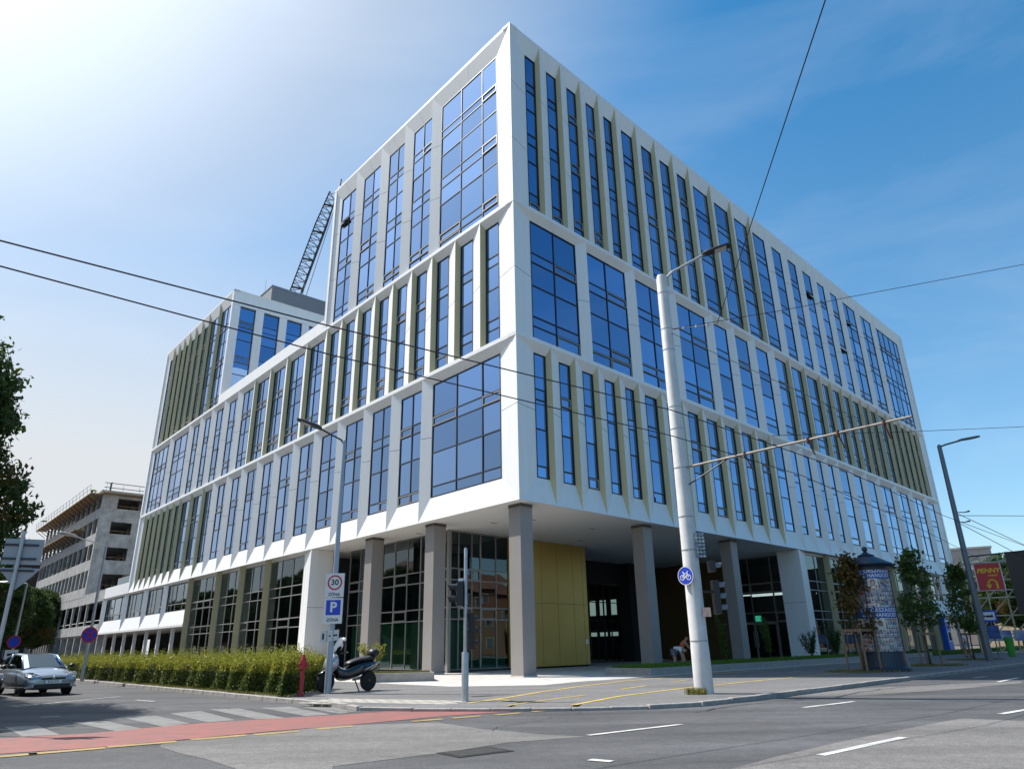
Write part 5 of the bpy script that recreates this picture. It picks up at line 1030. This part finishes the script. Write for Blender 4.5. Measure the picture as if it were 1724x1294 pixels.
def figure(name, loc, rz, label, J, top, bottom, skinm=SKIN, hair=HAIRM, sleeves=True, long_legs=False):
    """J: joint dict in metres, x forward; one continuous body, clothes as children"""
    h = thing(name, loc, label, 'person', rz=rz)
    names = ['pel', 'waist', 'chest', 'neck', 'head', 'crown', 'shL', 'elL', 'wrL', 'haL', 'shR', 'elR', 'wrR', 'haR', 'hiL', 'knL', 'anL', 'toL', 'hiR', 'knR', 'anR', 'toR']
    idx = {k: i for i, k in enumerate(names)}
    E_ = [('pel', 'waist'), ('waist', 'chest'), ('chest', 'neck'), ('neck', 'head'), ('head', 'crown'), ('chest', 'shL'), ('shL', 'elL'), ('elL', 'wrL'), ('wrL', 'haL'), ('chest', 'shR'), ('shR', 'elR'), ('elR', 'wrR'), ('wrR', 'haR'), ('pel', 'hiL'), ('hiL', 'knL'), ('knL', 'anL'), ('anL', 'toL'), ('pel', 'hiR'), ('hiR', 'knR'), ('knR', 'anR'), ('anR', 'toR')]
    rad = dict(pel=.13, waist=.12, chest=.145, neck=.055, head=.09, crown=.085, shL=.065, shR=.065, elL=.045, elR=.045, wrL=.032, wrR=.032, haL=.036, haR=.036, hiL=.09, hiR=.09, knL=.06, knR=.06, anL=.042, anR=.042, toL=.035, toR=.035)
    skin('body', [J[k] for k in names], [(idx[a], idx[b]) for a, b in E_], [rad[k] for k in names], skinm, h)
    tn = ['waist', 'chest', 'shL', 'shR']+(['slL', 'slR'] if sleeves else []); J2 = dict(J)
    for s_ in 'LR': J2['sl'+s_] = tuple(Vector(J['sh'+s_]).lerp(Vector(J['el'+s_]), .65))
    te = [(0, 1), (1, 2), (1, 3)]+([(2, 4), (3, 5)] if sleeves else []); tn = ['pel2']+tn; J2['pel2'] = tuple(Vector(J['pel']).lerp(Vector(J['waist']), .35)); te = [(0, 1)]+[(a+1, b+1) for a, b in te]
    skin('shirt', [J2[k] for k in tn], te, [.15, .142, .168, .085, .085]+([.07, .07] if sleeves else []), top, h)
    lf = 1.0 if long_legs else .75
    pts = [J['pel'], J['hiL'], J['hiR'], tuple(Vector(J['hiL']).lerp(Vector(J['knL']), lf)), tuple(Vector(J['hiR']).lerp(Vector(J['knR']), lf))]; ed = [(0, 1), (0, 2), (1, 3), (2, 4)]; rr = [.15, .11, .11, .085, .085]
    if long_legs: pts += [tuple(Vector(J['knL']).lerp(Vector(J['anL']), .9)), tuple(Vector(J['knR']).lerp(Vector(J['anR']), .9))]; ed += [(3, 5), (4, 6)]; rr += [.06, .06]
    skin('trousers' if long_legs else 'shorts', pts, ed, rr, bottom, h)
    hv, cv = Vector(J['head']), Vector(J['crown']); d = (cv-hv).normalized()
    skin('hair', [tuple(hv+d*.03-Vector((.03, 0, 0))), tuple(cv+d*.015-Vector((.015, 0, 0)))], [(0, 1)], [.095, .092], hair, h)
    for s_ in (-1, 1): MB().lathe([(.012, -.01), (.012, .01)], hv+Vector((.088, s_*.035, .03)), 8).build('eye', BLACK, h, world=False)
    MB().loft([[(hv.x+.08, -.012, hv.z-.03), (hv.x+.08, .012, hv.z-.03), (hv.x+.08, 0, hv.z+.02)], [(hv.x+.115, -.006, hv.z-.025), (hv.x+.115, .006, hv.z-.025), (hv.x+.108, 0, hv.z-.01)]]).build('nose', skinm, h, world=False)
    for s_ in 'LR':                      # fingers
        w_, hn = Vector(J['wr'+s_]), Vector(J['ha'+s_]); dd = (hn-w_).normalized(); sd_ = dd.cross(Vector((0, 0, 1)) if abs(dd.z) < .9 else Vector((1, 0, 0))).normalized(); fg = MB()
        for k, L_ in enumerate((.055, .075, .08, .07, .055)):
            b_ = hn+sd_*(k-2)*.016-dd*(.03 if k == 0 else 0); e_ = dd if k else (dd+sd_*-1.2).normalized(); fg.tube([b_, b_+e_*L_*.55, b_+e_*L_+Vector((.012, 0, 0))], [.009, .0085, .006], 5)
        fg.build('fingers', skinm, h, world=False)
    for s_ in 'LR':
        a_, t_ = Vector(J['an'+s_]), Vector(J['to'+s_]); MB().loft([[(a_.x-.07, a_.y-.035, 0), (a_.x-.07, a_.y+.035, 0), (a_.x-.06, a_.y+.03, .09), (a_.x-.06, a_.y-.03, .09)], [(a_.x+.03, a_.y-.045, 0), (a_.x+.03, a_.y+.045, 0), (a_.x+.03, a_.y+.04, .09), (a_.x+.03, a_.y-.04, .09)], [(t_.x+.04, t_.y-.04, 0), (t_.x+.04, t_.y+.04, 0), (t_.x+.03, t_.y+.03, .04), (t_.x+.03, t_.y-.03, .04)]]).build('shoe', TROUS, h, world=False, bevel=.01)
    return h
walk = dict(pel=(0, 0, .93), waist=(0, 0, 1.08), chest=(.01, 0, 1.32), neck=(.02, 0, 1.48), head=(.035, 0, 1.58), crown=(.03, 0, 1.66), shL=(.01, .18, 1.40), elL=(-.06, .22, 1.14), wrL=(.04, .22, .93), haL=(.06, .22, .86), shR=(.01, -.18, 1.40), elR=(.04, -.22, 1.14), wrR=(.16, -.2, .95), haR=(.19, -.2, .88), hiL=(0, .09, .88), knL=(.14, .09, .5), anL=(.12, .09, .09), toL=(.25, .09, .04), hiR=(0, -.09, .88), knR=(-.02, -.09, .48), anR=(-.22, -.09, .12), toR=(-.1, -.09, .04))
bend = dict(pel=(0, 0, .88), waist=(.13, 0, .98), chest=(.36, 0, 1.0), neck=(.5, 0, .93), head=(.60, 0, .86), crown=(.67, 0, .82), shL=(.40, .18, .98), elL=(.46, .22, .70), wrL=(.52, .16, .46), haL=(.54, .15, .38), shR=(.40, -.18, .98), elR=(.46, -.22, .70), wrR=(.52, -.16, .46), haR=(.54, -.15, .38), hiL=(.02, .1, .84), knL=(.06, .11, .46), anL=(0, .11, .09), toL=(.13, .11, .04), hiR=(.02, -.1, .84), knR=(.06, -.11, .46), anR=(0, -.11, .09), toR=(.13, -.11, .04))
lean = dict(walk); lean.update(waist=(.06, 0, 1.07), chest=(.2, 0, 1.27), neck=(.29, 0, 1.39), head=(.35, 0, 1.47), crown=(.38, 0, 1.55), shL=(.22, .18, 1.33), elL=(.36, .2, 1.1), wrL=(.50, .16, .95), haL=(.56, .15, .9), shR=(.22, -.18, 1.33), elR=(.36, -.2, 1.1), wrR=(.50, -.16, .95), haR=(.56, -.15, .9), anR=(-.02, -.09, .09), toR=(.1, -.09, .04), knR=(.04, -.09, .5), anL=(.04, .09, .09), toL=(.17, .09, .04), knL=(.07, .09, .5))
figure('person', at_r(1139, 1100, 42.0)*Vector((1, 1, 0)) if False else Vector((at_r(1134, 1100, 40).x, at_r(1134, 1100, 40).y, .05)), R(-25), 'person in a white T-shirt and grey shorts bending over the planter bed', bend, TSH, SHORT)
q = at_r(1147, 1100, 41.2); figure('person', (q.x, q.y, .05), R(-20), 'person in an orange top leaning over behind the bending one', lean, ORNG, SHORT, TAN, sleeves=False)
q = at_z(1633, 1106, 0); figure('person', (q.x, q.y, 0), R(110), 'person in a white top and shorts walking away on the far pavement', walk, TSH, mat('white_skirt', (.6, .6, .68), .8), TAN)
figure('person', FL(91, -.9, 22.47), R(10), 'worker in a bright green vest bending on top of the concrete shell', bend, HIVIS, TROUS, long_legs=True)
q = FL(104, .7, 3.6); figure('person', q, R(-60), 'worker in a bright green vest inside the lower floor of the shell', walk, HIVIS, TROUS, long_legs=True)
# ================================================================== planting
def leaves(cen, size, asp=.55, up=.0, droop=0., seed=0):
    """one small folded leaf per centre; returns an MB filled fast"""
    r = np.random.default_rng(seed); cen = np.asarray(cen, float); n = len(cen)
    a = r.normal(size=(n, 3)); a[:, 2] += up; a[:, 2] -= droop; a /= np.linalg.norm(a, axis=1)[:, None]
    b = r.normal(size=(n, 3)); b -= (b*a).sum(1)[:, None]*a; b /= np.linalg.norm(b, axis=1)[:, None]
    s = (size*r.uniform(.6, 1.35, n))[:, None]; c = np.cross(a, b)
    v = np.empty((n, 4, 3)); v[:, 0] = cen-a*s*.5; v[:, 1] = cen+b*s*asp*.5+c*s*.06; v[:, 2] = cen+a*s*.5; v[:, 3] = cen-b*s*asp*.5+c*s*.06
    mb = MB(); mb.v = v.reshape(-1, 3).tolist(); mb.f = [(4*i, 4*i+1, 4*i+2, 4*i+3) for i in range(n)]; mb.m = [0]*n; return mb
def crown_points(rs, clusters, per, sig):
    out = []
    for c in clusters: out.append(np.asarray(c)+rs.normal(size=(per, 3))*np.asarray(sig))
    return np.concatenate(out)
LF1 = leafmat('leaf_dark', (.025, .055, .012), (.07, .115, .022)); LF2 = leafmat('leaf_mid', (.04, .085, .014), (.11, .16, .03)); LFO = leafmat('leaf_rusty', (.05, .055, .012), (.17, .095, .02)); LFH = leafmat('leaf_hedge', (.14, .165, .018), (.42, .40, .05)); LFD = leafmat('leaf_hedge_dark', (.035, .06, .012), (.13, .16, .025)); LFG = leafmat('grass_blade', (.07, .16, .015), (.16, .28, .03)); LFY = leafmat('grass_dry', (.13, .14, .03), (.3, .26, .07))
def tree_mesh(name, loc, H, r, trunk_h, n_cl, per, lsize, lm, label, group, seed, tr=.06, cone=False, scale=None, sig=.3):
    rs = np.random.default_rng(seed); h = thing(name, loc, label, 'tree', group)
    tk = MB(); base = [(0, 0, -.1), (rs.normal()*.03, rs.normal()*.03, trunk_h*.5), (rs.normal()*.06, rs.normal()*.06, trunk_h), (rs.normal()*.15, rs.normal()*.15, trunk_h+(H-trunk_h)*.5), (0, 0, H*.95)]
    tk.tube(base, [tr*1.5, tr, tr*.85, tr*.5, tr*.12], 9); cl = []
    for k in range(n_cl):
        t = rs.uniform(0, 1)**(.8 if cone else .9); z = trunk_h*.92+(H-trunk_h*.92)*t
        prof = (math.sin(min(1, t*2.6+.25)*math.pi/2)*(1-t)**.55) if cone else math.sqrt(max(.02, 1-(2*t-1)**2))
        rr = r*prof*(math.sqrt(rs.uniform(.05, 1))*rs.uniform(.75, 1.12) if cone else rs.uniform(.25, 1)**.4*rs.uniform(.9, 1.06)); a = rs.uniform(0, 2*math.pi); p_ = np.array([rr*math.cos(a), rr*math.sin(a), z]); cl.append(p_)
        if k % 2 == 0: z0 = max(trunk_h*.8, z-rr*.75); tk.tube([(0, 0, z0), tuple((p_+np.array([0, 0, z0]))*.5+np.array([0, 0, .08])), tuple(p_)], [tr*.34, tr*.2, tr*.07], 5)
    tk.build('trunk', BARK, h, world=False, smooth=True)
    c_ = crown_points(rs, cl, per, (sig, sig, sig*.75)); o = leaves(c_, lsize, seed=seed+1, droop=.35).build('crown', lm, h, world=False, fix=False); o['kind'] = 'stuff'
    return h
# young street trees with stake guards
def guard(c, tag_, n=4, r=.62, hgt=1.75):
    o = thing('tree_guard', (c.x, c.y, 0), tag_, 'tree guard', 'stake guards of the young trees'); pts = [(r*math.cos(AR+.5+k*2*math.pi/n), r*math.sin(AR+.5+k*2*math.pi/n)) for k in range(n)]
    for x, y in pts: MB().tube([(x*1.05, y*1.05, -.1), (x, y, hgt)], [.05, .042], 8).build('stake', WOOD, o, world=False)
    for k in range(n): (x0, y0), (x1, y1) = pts[k], pts[(k+1) % n]; MB().pbox((x0, y0, hgt-.14), (x1-x0, y1-y0, 0), (0, 0, .11), Vector((y1-y0, x0-x1, 0)).normalized()*.03).build('rail', WOOD, o, world=False)
    return o
def tuft(c, r, n, seed, lm=LFY, hgt=.12, name='grass_tuft', label=None):
    rs = np.random.default_rng(seed); a = rs.uniform(0, 2*np.pi, n); q = r*np.sqrt(rs.uniform(0, 1, n)); p_ = np.stack([c[0]+q*np.cos(a)*1.3, c[1]+q*np.sin(a), np.full(n, hgt*.45)+(c[2] if len(c) > 2 else 0)], 1)
    o = leaves(p_, hgt*1.4, .12, up=3.0, seed=seed).build(name, lm, None, fix=False); o['kind'] = 'stuff'; o['label'] = label or 'patch of rough grass at the foot of a street object'; o['category'] = 'grass'; return o
T1, T2, T3 = Vector((14.75, 32.2, 0)), Vector((20.8, 38.1, 0)), Vector((28.55, 47.2, 0))
tree_mesh('young_tree', T1, 4.75, .95, 1.7, 40, 48, .18, LFO, 'young street tree with rusty olive leaves just left of the poster column', 'young street trees', 21, .035, True, sig=.19)
tree_mesh('young_tree', T2, 5.6, 1.35, 1.9, 46, 52, .2, LF2, 'young street tree with dark green leaves just right of the poster column', 'young street trees', 22, .04, True, sig=.22)
tree_mesh('young_tree', T3, 5.7, 1.35, 1.8, 46, 52, .2, LF2, 'young street tree with dark leaves beside the tall right street lamp', 'young street trees', 23, .04, True, sig=.22)
guard(T1, 'weathered stake guard round the rusty leaved tree left of the poster column'); guard(T2, 'stake guard round the dark tree right of the poster column', 3, .5, 1.6); guard(T3, 'stake guard round the tree beside the tall right street lamp', 3, .6, 1.6)
for i, t_ in enumerate((T1, T2, T3)): tuft((t_.x, t_.y), 1.3, 900, 40+i, LFY, .1, label='rough grass patch at the foot of the %s young tree from the left' % ('first', 'second', 'third')[i])
tuft((4.68, 20.12), .22, 170, 51, LFY, .15, label='dry grass tuft at the foot of the white mast')
# big street tree reaching into the left edge, and others of the same row
big = tree_mesh('street_tree', (-21.75, 20.3, 0), 13.8, 5.2, 3.6, 560, 95, .26, LF1, 'large dark street tree reaching in from the left edge', 'large street trees', 31, .2, False, sig=.27)
lowb = crown_points(np.random.default_rng(5), [(-16.0+.16*k, 20.0+.1*k, 5.2+.3*(k % 5)) for k in range(-4, 6)], 90, (.35, .35, .22)); lo_ = leaves(lowb, .2, seed=77, droop=.3); oo = MB(); oo.v = lo_.v; oo.f = lo_.f; oo.m = lo_.m; ob = oo.build('rusty_branch', LFO, big, fix=False); ob['kind'] = 'stuff'
rt = np.random.default_rng(12); tips = []
for (y0, y1, xm) in ((585, 625, 8), (625, 665, 14), (665, 705, 32), (705, 745, 26), (745, 790, 36), (790, 830, 34), (830, 880, 44), (880, 930, 30)):
    for k in range(13): tips.append(tuple(at_r(rt.uniform(-75, xm), rt.uniform(y0, y1), 27+rt.uniform(-1.2, 1.2))))
sbm = leaves(crown_points(rt, tips, 80, (.19, .19, .15)), .21, .42, seed=78, droop=.8); so_ = sbm.build('side_branches', LF1, big, fix=False); so_['kind'] = 'stuff'
twm = MB()
for t_ in tips[::2]: twm.tube([tuple(Vector(t_).lerp(Vector((-21.75, 20.3, t_[2]-.8)), .45)), t_], [.03, .008], 4)
twm.build('side_twigs', BARK, big)
for i, (x, y, sc_, rz_) in enumerate(((-27, 24.5, .95, 1.2), (-36, 36, 1.05, 2.7), (-46, 48, 1.0, 4.1), (-24, 6, 1.0, .6), (33, 2, .95, 3.3), (43, 12, 1.0, 5.0), (53, 21.5, .9, 1.9))):
    copy_tree(big, (x, y, 0), rz_, ['second street tree from the picture edge in the left row, mirrored in the glass', 'third street tree of the left row, mirrored in the low wing glass', 'farthest street tree of the left row across the street', 'street tree left of the viewer on the near corner', 'nearest street tree of the right row, mirrored in the podium glass', 'middle street tree of the right row, mirrored in the podium glass', 'farthest street tree of the right row, mirrored in the podium glass'][i], 'large street trees', sc_)
for i, (px_, r_, sc_, lab) in enumerate((((20, 1080), 95, .6, 'dark tree behind the sign post at the left edge'), ((55, 1080), 130, .75, 'dark tree between the left edge and the concrete shell'), ((-35, 1080), 80, .66, 'dark tree half cut by the left edge behind the lamp'), ((1722, 1070), 110, .8, 'green tree behind the scaffold at the far right'), ((1650, 1080), 125, .7, 'green tree between the right lamp and the scaffold'))):
    q = at_r(*px_, r_); copy_tree(big, (q.x, q.y, 0), i*1.3, lab, 'background trees', sc_)
for i, (Fn_, u_, o_, sc_) in enumerate(((FL, 62, 28, .85), (FL, 80, 28, .95), (FL, 97, 28, .8), (FL, 118, 28, .9), (FL, 140, 28, .85), (FR, 100, 34, .85), (FR, 124, 34, .9), (FR, 150, 34, .8))):
    q = off(Fn_, u_, o_); copy_tree(big, (q.x, q.y, 0), i*2.1, ['nearest of the trees far down the left street, seen only mirrored', 'second nearest tree far down the left street, seen only mirrored', 'middle tree far down the left street, seen only mirrored', 'second farthest tree down the left street, seen only mirrored', 'farthest tree down the left street, seen only mirrored', 'nearest of the trees far down the right street, seen only mirrored', 'middle tree far down the right street, seen only mirrored', 'farthest tree down the right street, seen only mirrored'][i], 'mirrored street trees', sc_)
# hedge along the left kerb
hg = thing('hedge', FL(10, -10.3, 0), 'long clipped yellow green hedge along the left kerb', 'hedge')
rs = np.random.default_rng(9); HL0, HL1, HF, HB = -2.75, 34.0, 11.75, 8.9
n = 60000; ur = rs.uniform(0, 1, n)**1.45; face_ = rs.uniform(0, 1, n); o_ = np.where(face_ < .5, HF-np.abs(rs.normal(0, .14, n)), rs.uniform(HB, HF, n)); h0 = HL0+(HF-o_)*1.12; u = h0+(HL1-h0)*ur; z = np.where(face_ < .5, rs.uniform(.03, .95, n)**.9, .86+rs.normal(0, .10, n)+.08*np.sin(u*2.3)+.06*np.sin(u*5.1+o_))
endm = rs.uniform(0, 1, n) < .06; o_ = np.where(endm, rs.uniform(HB, HF, n), o_); u = np.where(endm, HL0+(HF-o_)*1.12+np.abs(rs.normal(0, .2, n)), u); z = np.where(endm, rs.uniform(.03, .95, n), z)
o_ = o_+.12*np.sin(u*1.7)+.08*np.sin(u*4.3+z*3)
base = np.array(C); dl, nl = np.array(dL), np.array(nL); pts = base+u[:, None]*dl+o_[:, None]*nl+np.stack([0*z, 0*z, z], 1)
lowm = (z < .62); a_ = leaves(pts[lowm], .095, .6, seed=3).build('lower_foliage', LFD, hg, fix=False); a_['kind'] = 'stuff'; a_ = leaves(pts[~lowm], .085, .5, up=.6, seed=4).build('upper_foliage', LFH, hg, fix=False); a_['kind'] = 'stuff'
m_ = 3800; o_ = rs.uniform(HB, HF, m_); h0 = HL0+(HF-o_)*1.12; u = h0+(HL1-h0)*rs.uniform(0, 1, m_)**1.4; hgt = rs.uniform(.1, .55, m_)*(.6+.5*np.sin(u*.9)**2); sp = []
for k in range(7): sp.append(base+u[:, None]*dl+(o_+rs.normal(0, .02, m_))[:, None]*nl+np.stack([0*u, 0*u, .9+hgt*k/6], 1)+rs.normal(0, .022, (m_, 3)))
a_ = leaves(np.concatenate(sp), .07, .35, up=1.2, seed=6).build('shoots', LFH, hg, fix=False); a_['kind'] = 'stuff'
MB().pbox(FL(HL0+3.3, -HF+.25, 0), dL*(HL1-HL0-3.4), -nL*(HF-HB-.5), UP*.78).build('shade_core', mat('hedge_shadow', (.02, .028, .01), 1), hg)  # dark box filling the hedge, its inner shade put into the colour
vg = rs.uniform(0, 1, 1500); q_ = base+(HL0-.4+vg*18)[:, None]*dl+(HF+.08+rs.normal(0, .06, 1500))[:, None]*nl+np.array([0, 0, .04]); vv = leaves(q_, .11, .14, up=2.5, seed=8).build('verge_grass', LFY, None, fix=False); tag(vv, 'thin strip of rough grass between hedge and kerb', 'grass', kind='stuff')
# planter by the scooter
A0 = at_z(619, 1149, 0); B0 = at_z(731, 1146, 0); bx_ = (B0-A0); bx_.z = 0; L_ = bx_.length; bx_.normalize(); by_ = Vector((-bx_.y, bx_.x, 0))
pl = thing('planter', A0, 'low concrete planter left of the corner column', 'planter', 'concrete planters'); PC = mat('planter_concrete', (.33, .31, .285), .8, var=.15, scale=3)
for o0, a_, b_ in ((A0, bx_*L_, by_*.14), (A0+by_*2.1, bx_*L_, by_*.14), (A0+by_*.14, bx_*.14, by_*1.96), (A0+bx_*(L_-.14)+by_*.14, bx_*.14, by_*1.96)): MB().pbox(o0, a_, b_, UP*.34).build('wall', PC, pl, bevel=.01)
MB().pbox(A0+bx_*.14+by_*.14, bx_*(L_-.28), by_*1.96, UP*.27).build('soil', GRASSG, pl)
g_ = A0+bx_*L_*.5+by_*1.0; n = 1800; p_ = np.array(A0)+rs.uniform(.1, L_-.1, n)[:, None]*np.array(bx_)+rs.uniform(.1, 2.0, n)[:, None]*np.array(by_)+np.array([0, 0, .33]); p_[:, 2] = .33
v_ = leaves(p_, .13, .2, up=1.8, seed=14).build('low_planting', LFY, pl, fix=False); v_['kind'] = 'stuff'
def shrub(c, H, r, n, lm, label, seed, grp='shrubs by the columns', ls=.1, tall=False):
    o = thing('shrub', c, label, 'shrub', grp); rs_ = np.random.default_rng(seed); st_ = MB(); pts = []
    for k in range(9 if not tall else 5):
        a = rs_.uniform(0, 6.28); tip = np.array([r*math.cos(a)*rs_.uniform(.3, 1), r*math.sin(a)*rs_.uniform(.3, 1), H*rs_.uniform(.7, 1.05)]); st_.tube([(0, 0, 0), tuple(tip*np.array([.35, .35, .5])), tuple(tip)], [.016, .011, .004], 5)
        for t in np.linspace(.3, 1, 8): pts.append(tip*np.array([t, t, t])+0)
    st_.build('stem', BARK, o, world=False); v_ = leaves(crown_points(rs_, pts, max(2, n//len(pts)), (.07, .07, .06)), ls, .5, seed=seed, up=.3).build('foliage', lm, o, world=False, fix=False); v_['kind'] = 'stuff'; return o
q = at_z(625, 1130, .3); shrub((A0+bx_*.1+by_*1.0+UP*.27), 1.15, .55, 1500, LFH, 'yellow green shrub in the low planter behind the scooter', 61)
# grass bed in front of the right side
rb = thing('grass_bed', P(4.4, -3.6, 0), 'long grass bed with a low concrete edge in front of the right columns', 'grass bed')
S0, S1, Ta, Tb = 4.2, 42, -3.75, -1.3
for o0, a_, b_ in ((P(S0, Ta, 0), dR*(S1-S0), dL*.16), (P(S0, Tb, 0), dR*(S1-S0), dL*.16), (P(S0, Ta+.16, 0), dR*.16, dL*(Tb-Ta-.16))): MB().pbox(o0, a_, b_, UP*.30).build('edging', PC, rb, bevel=.01)
MB().pbox(P(S0+.16, Ta+.16, 0), dR*(S1-S0-.16), dL*(Tb-Ta-.16), UP*.25).build('soil', GRASSG, rb)
n = 26000; s_ = S0+.2+(S1-S0-.3)*rs.uniform(0, 1, n)**1.15; t_ = rs.uniform(Ta+.15, Tb, n); p_ = np.array(C)+s_[:, None]*np.array(dR)+t_[:, None]*np.array(dL); p_[:, 2] = .30+rs.uniform(0, .06, n)
v_ = leaves(p_, .2, .1, up=2.4, seed=15).build('grass', LFG, rb, fix=False); v_['kind'] = 'stuff'
n = 3000; s_ = rs.uniform(28, 41, n); t_ = rs.uniform(Ta+.15, Ta+.8, n); p_ = np.array(C)+s_[:, None]*np.array(dR)+t_[:, None]*np.array(dL); p_[:, 2] = .36; v_ = leaves(p_, .14, .4, seed=16).build('rusty_ground_cover', LFO, rb, fix=False); v_['kind'] = 'stuff'
for i, (s_, t_, H, r_, lm, lab, tall) in enumerate(((13.6, -1.9, 2.3, .35, LF2, 'slender upright shrub right of the white mast', True), (18.6, -2.0, 2.5, .45, LF2, 'tall grey green shrub in front of the second right column', True), (24.4, -1.9, 1.7, .7, LF1, 'round dark shrub beside the glazed entrance', False), (27.8, -2.1, 2.0, .6, LF1, 'open branched dark shrub in front of the white post', False))):
    shrub(P(s_, t_, .25), H, r_, 1500, lm, lab, 70+i, tall=tall, ls=.11)
# strip of grass along the right podium further on
gs = MB().pbox(P(42.5, -3.2, 0), dR*40, dL*2.2, UP*.1); struct('grass_verge', gs, GRASSG)
n = 9000; s_ = rs.uniform(42.5, 82, n); t_ = rs.uniform(-3.2, -1.0, n); p_ = np.array(C)+s_[:, None]*np.array(dR)+t_[:, None]*np.array(dL); p_[:, 2] = .18; v_ = leaves(p_, .3, .12, up=2, seed=17).build('verge_grass', LFG, None, fix=False); tag(v_, 'green grass strip along the far end of the right podium', 'grass', kind='stuff')
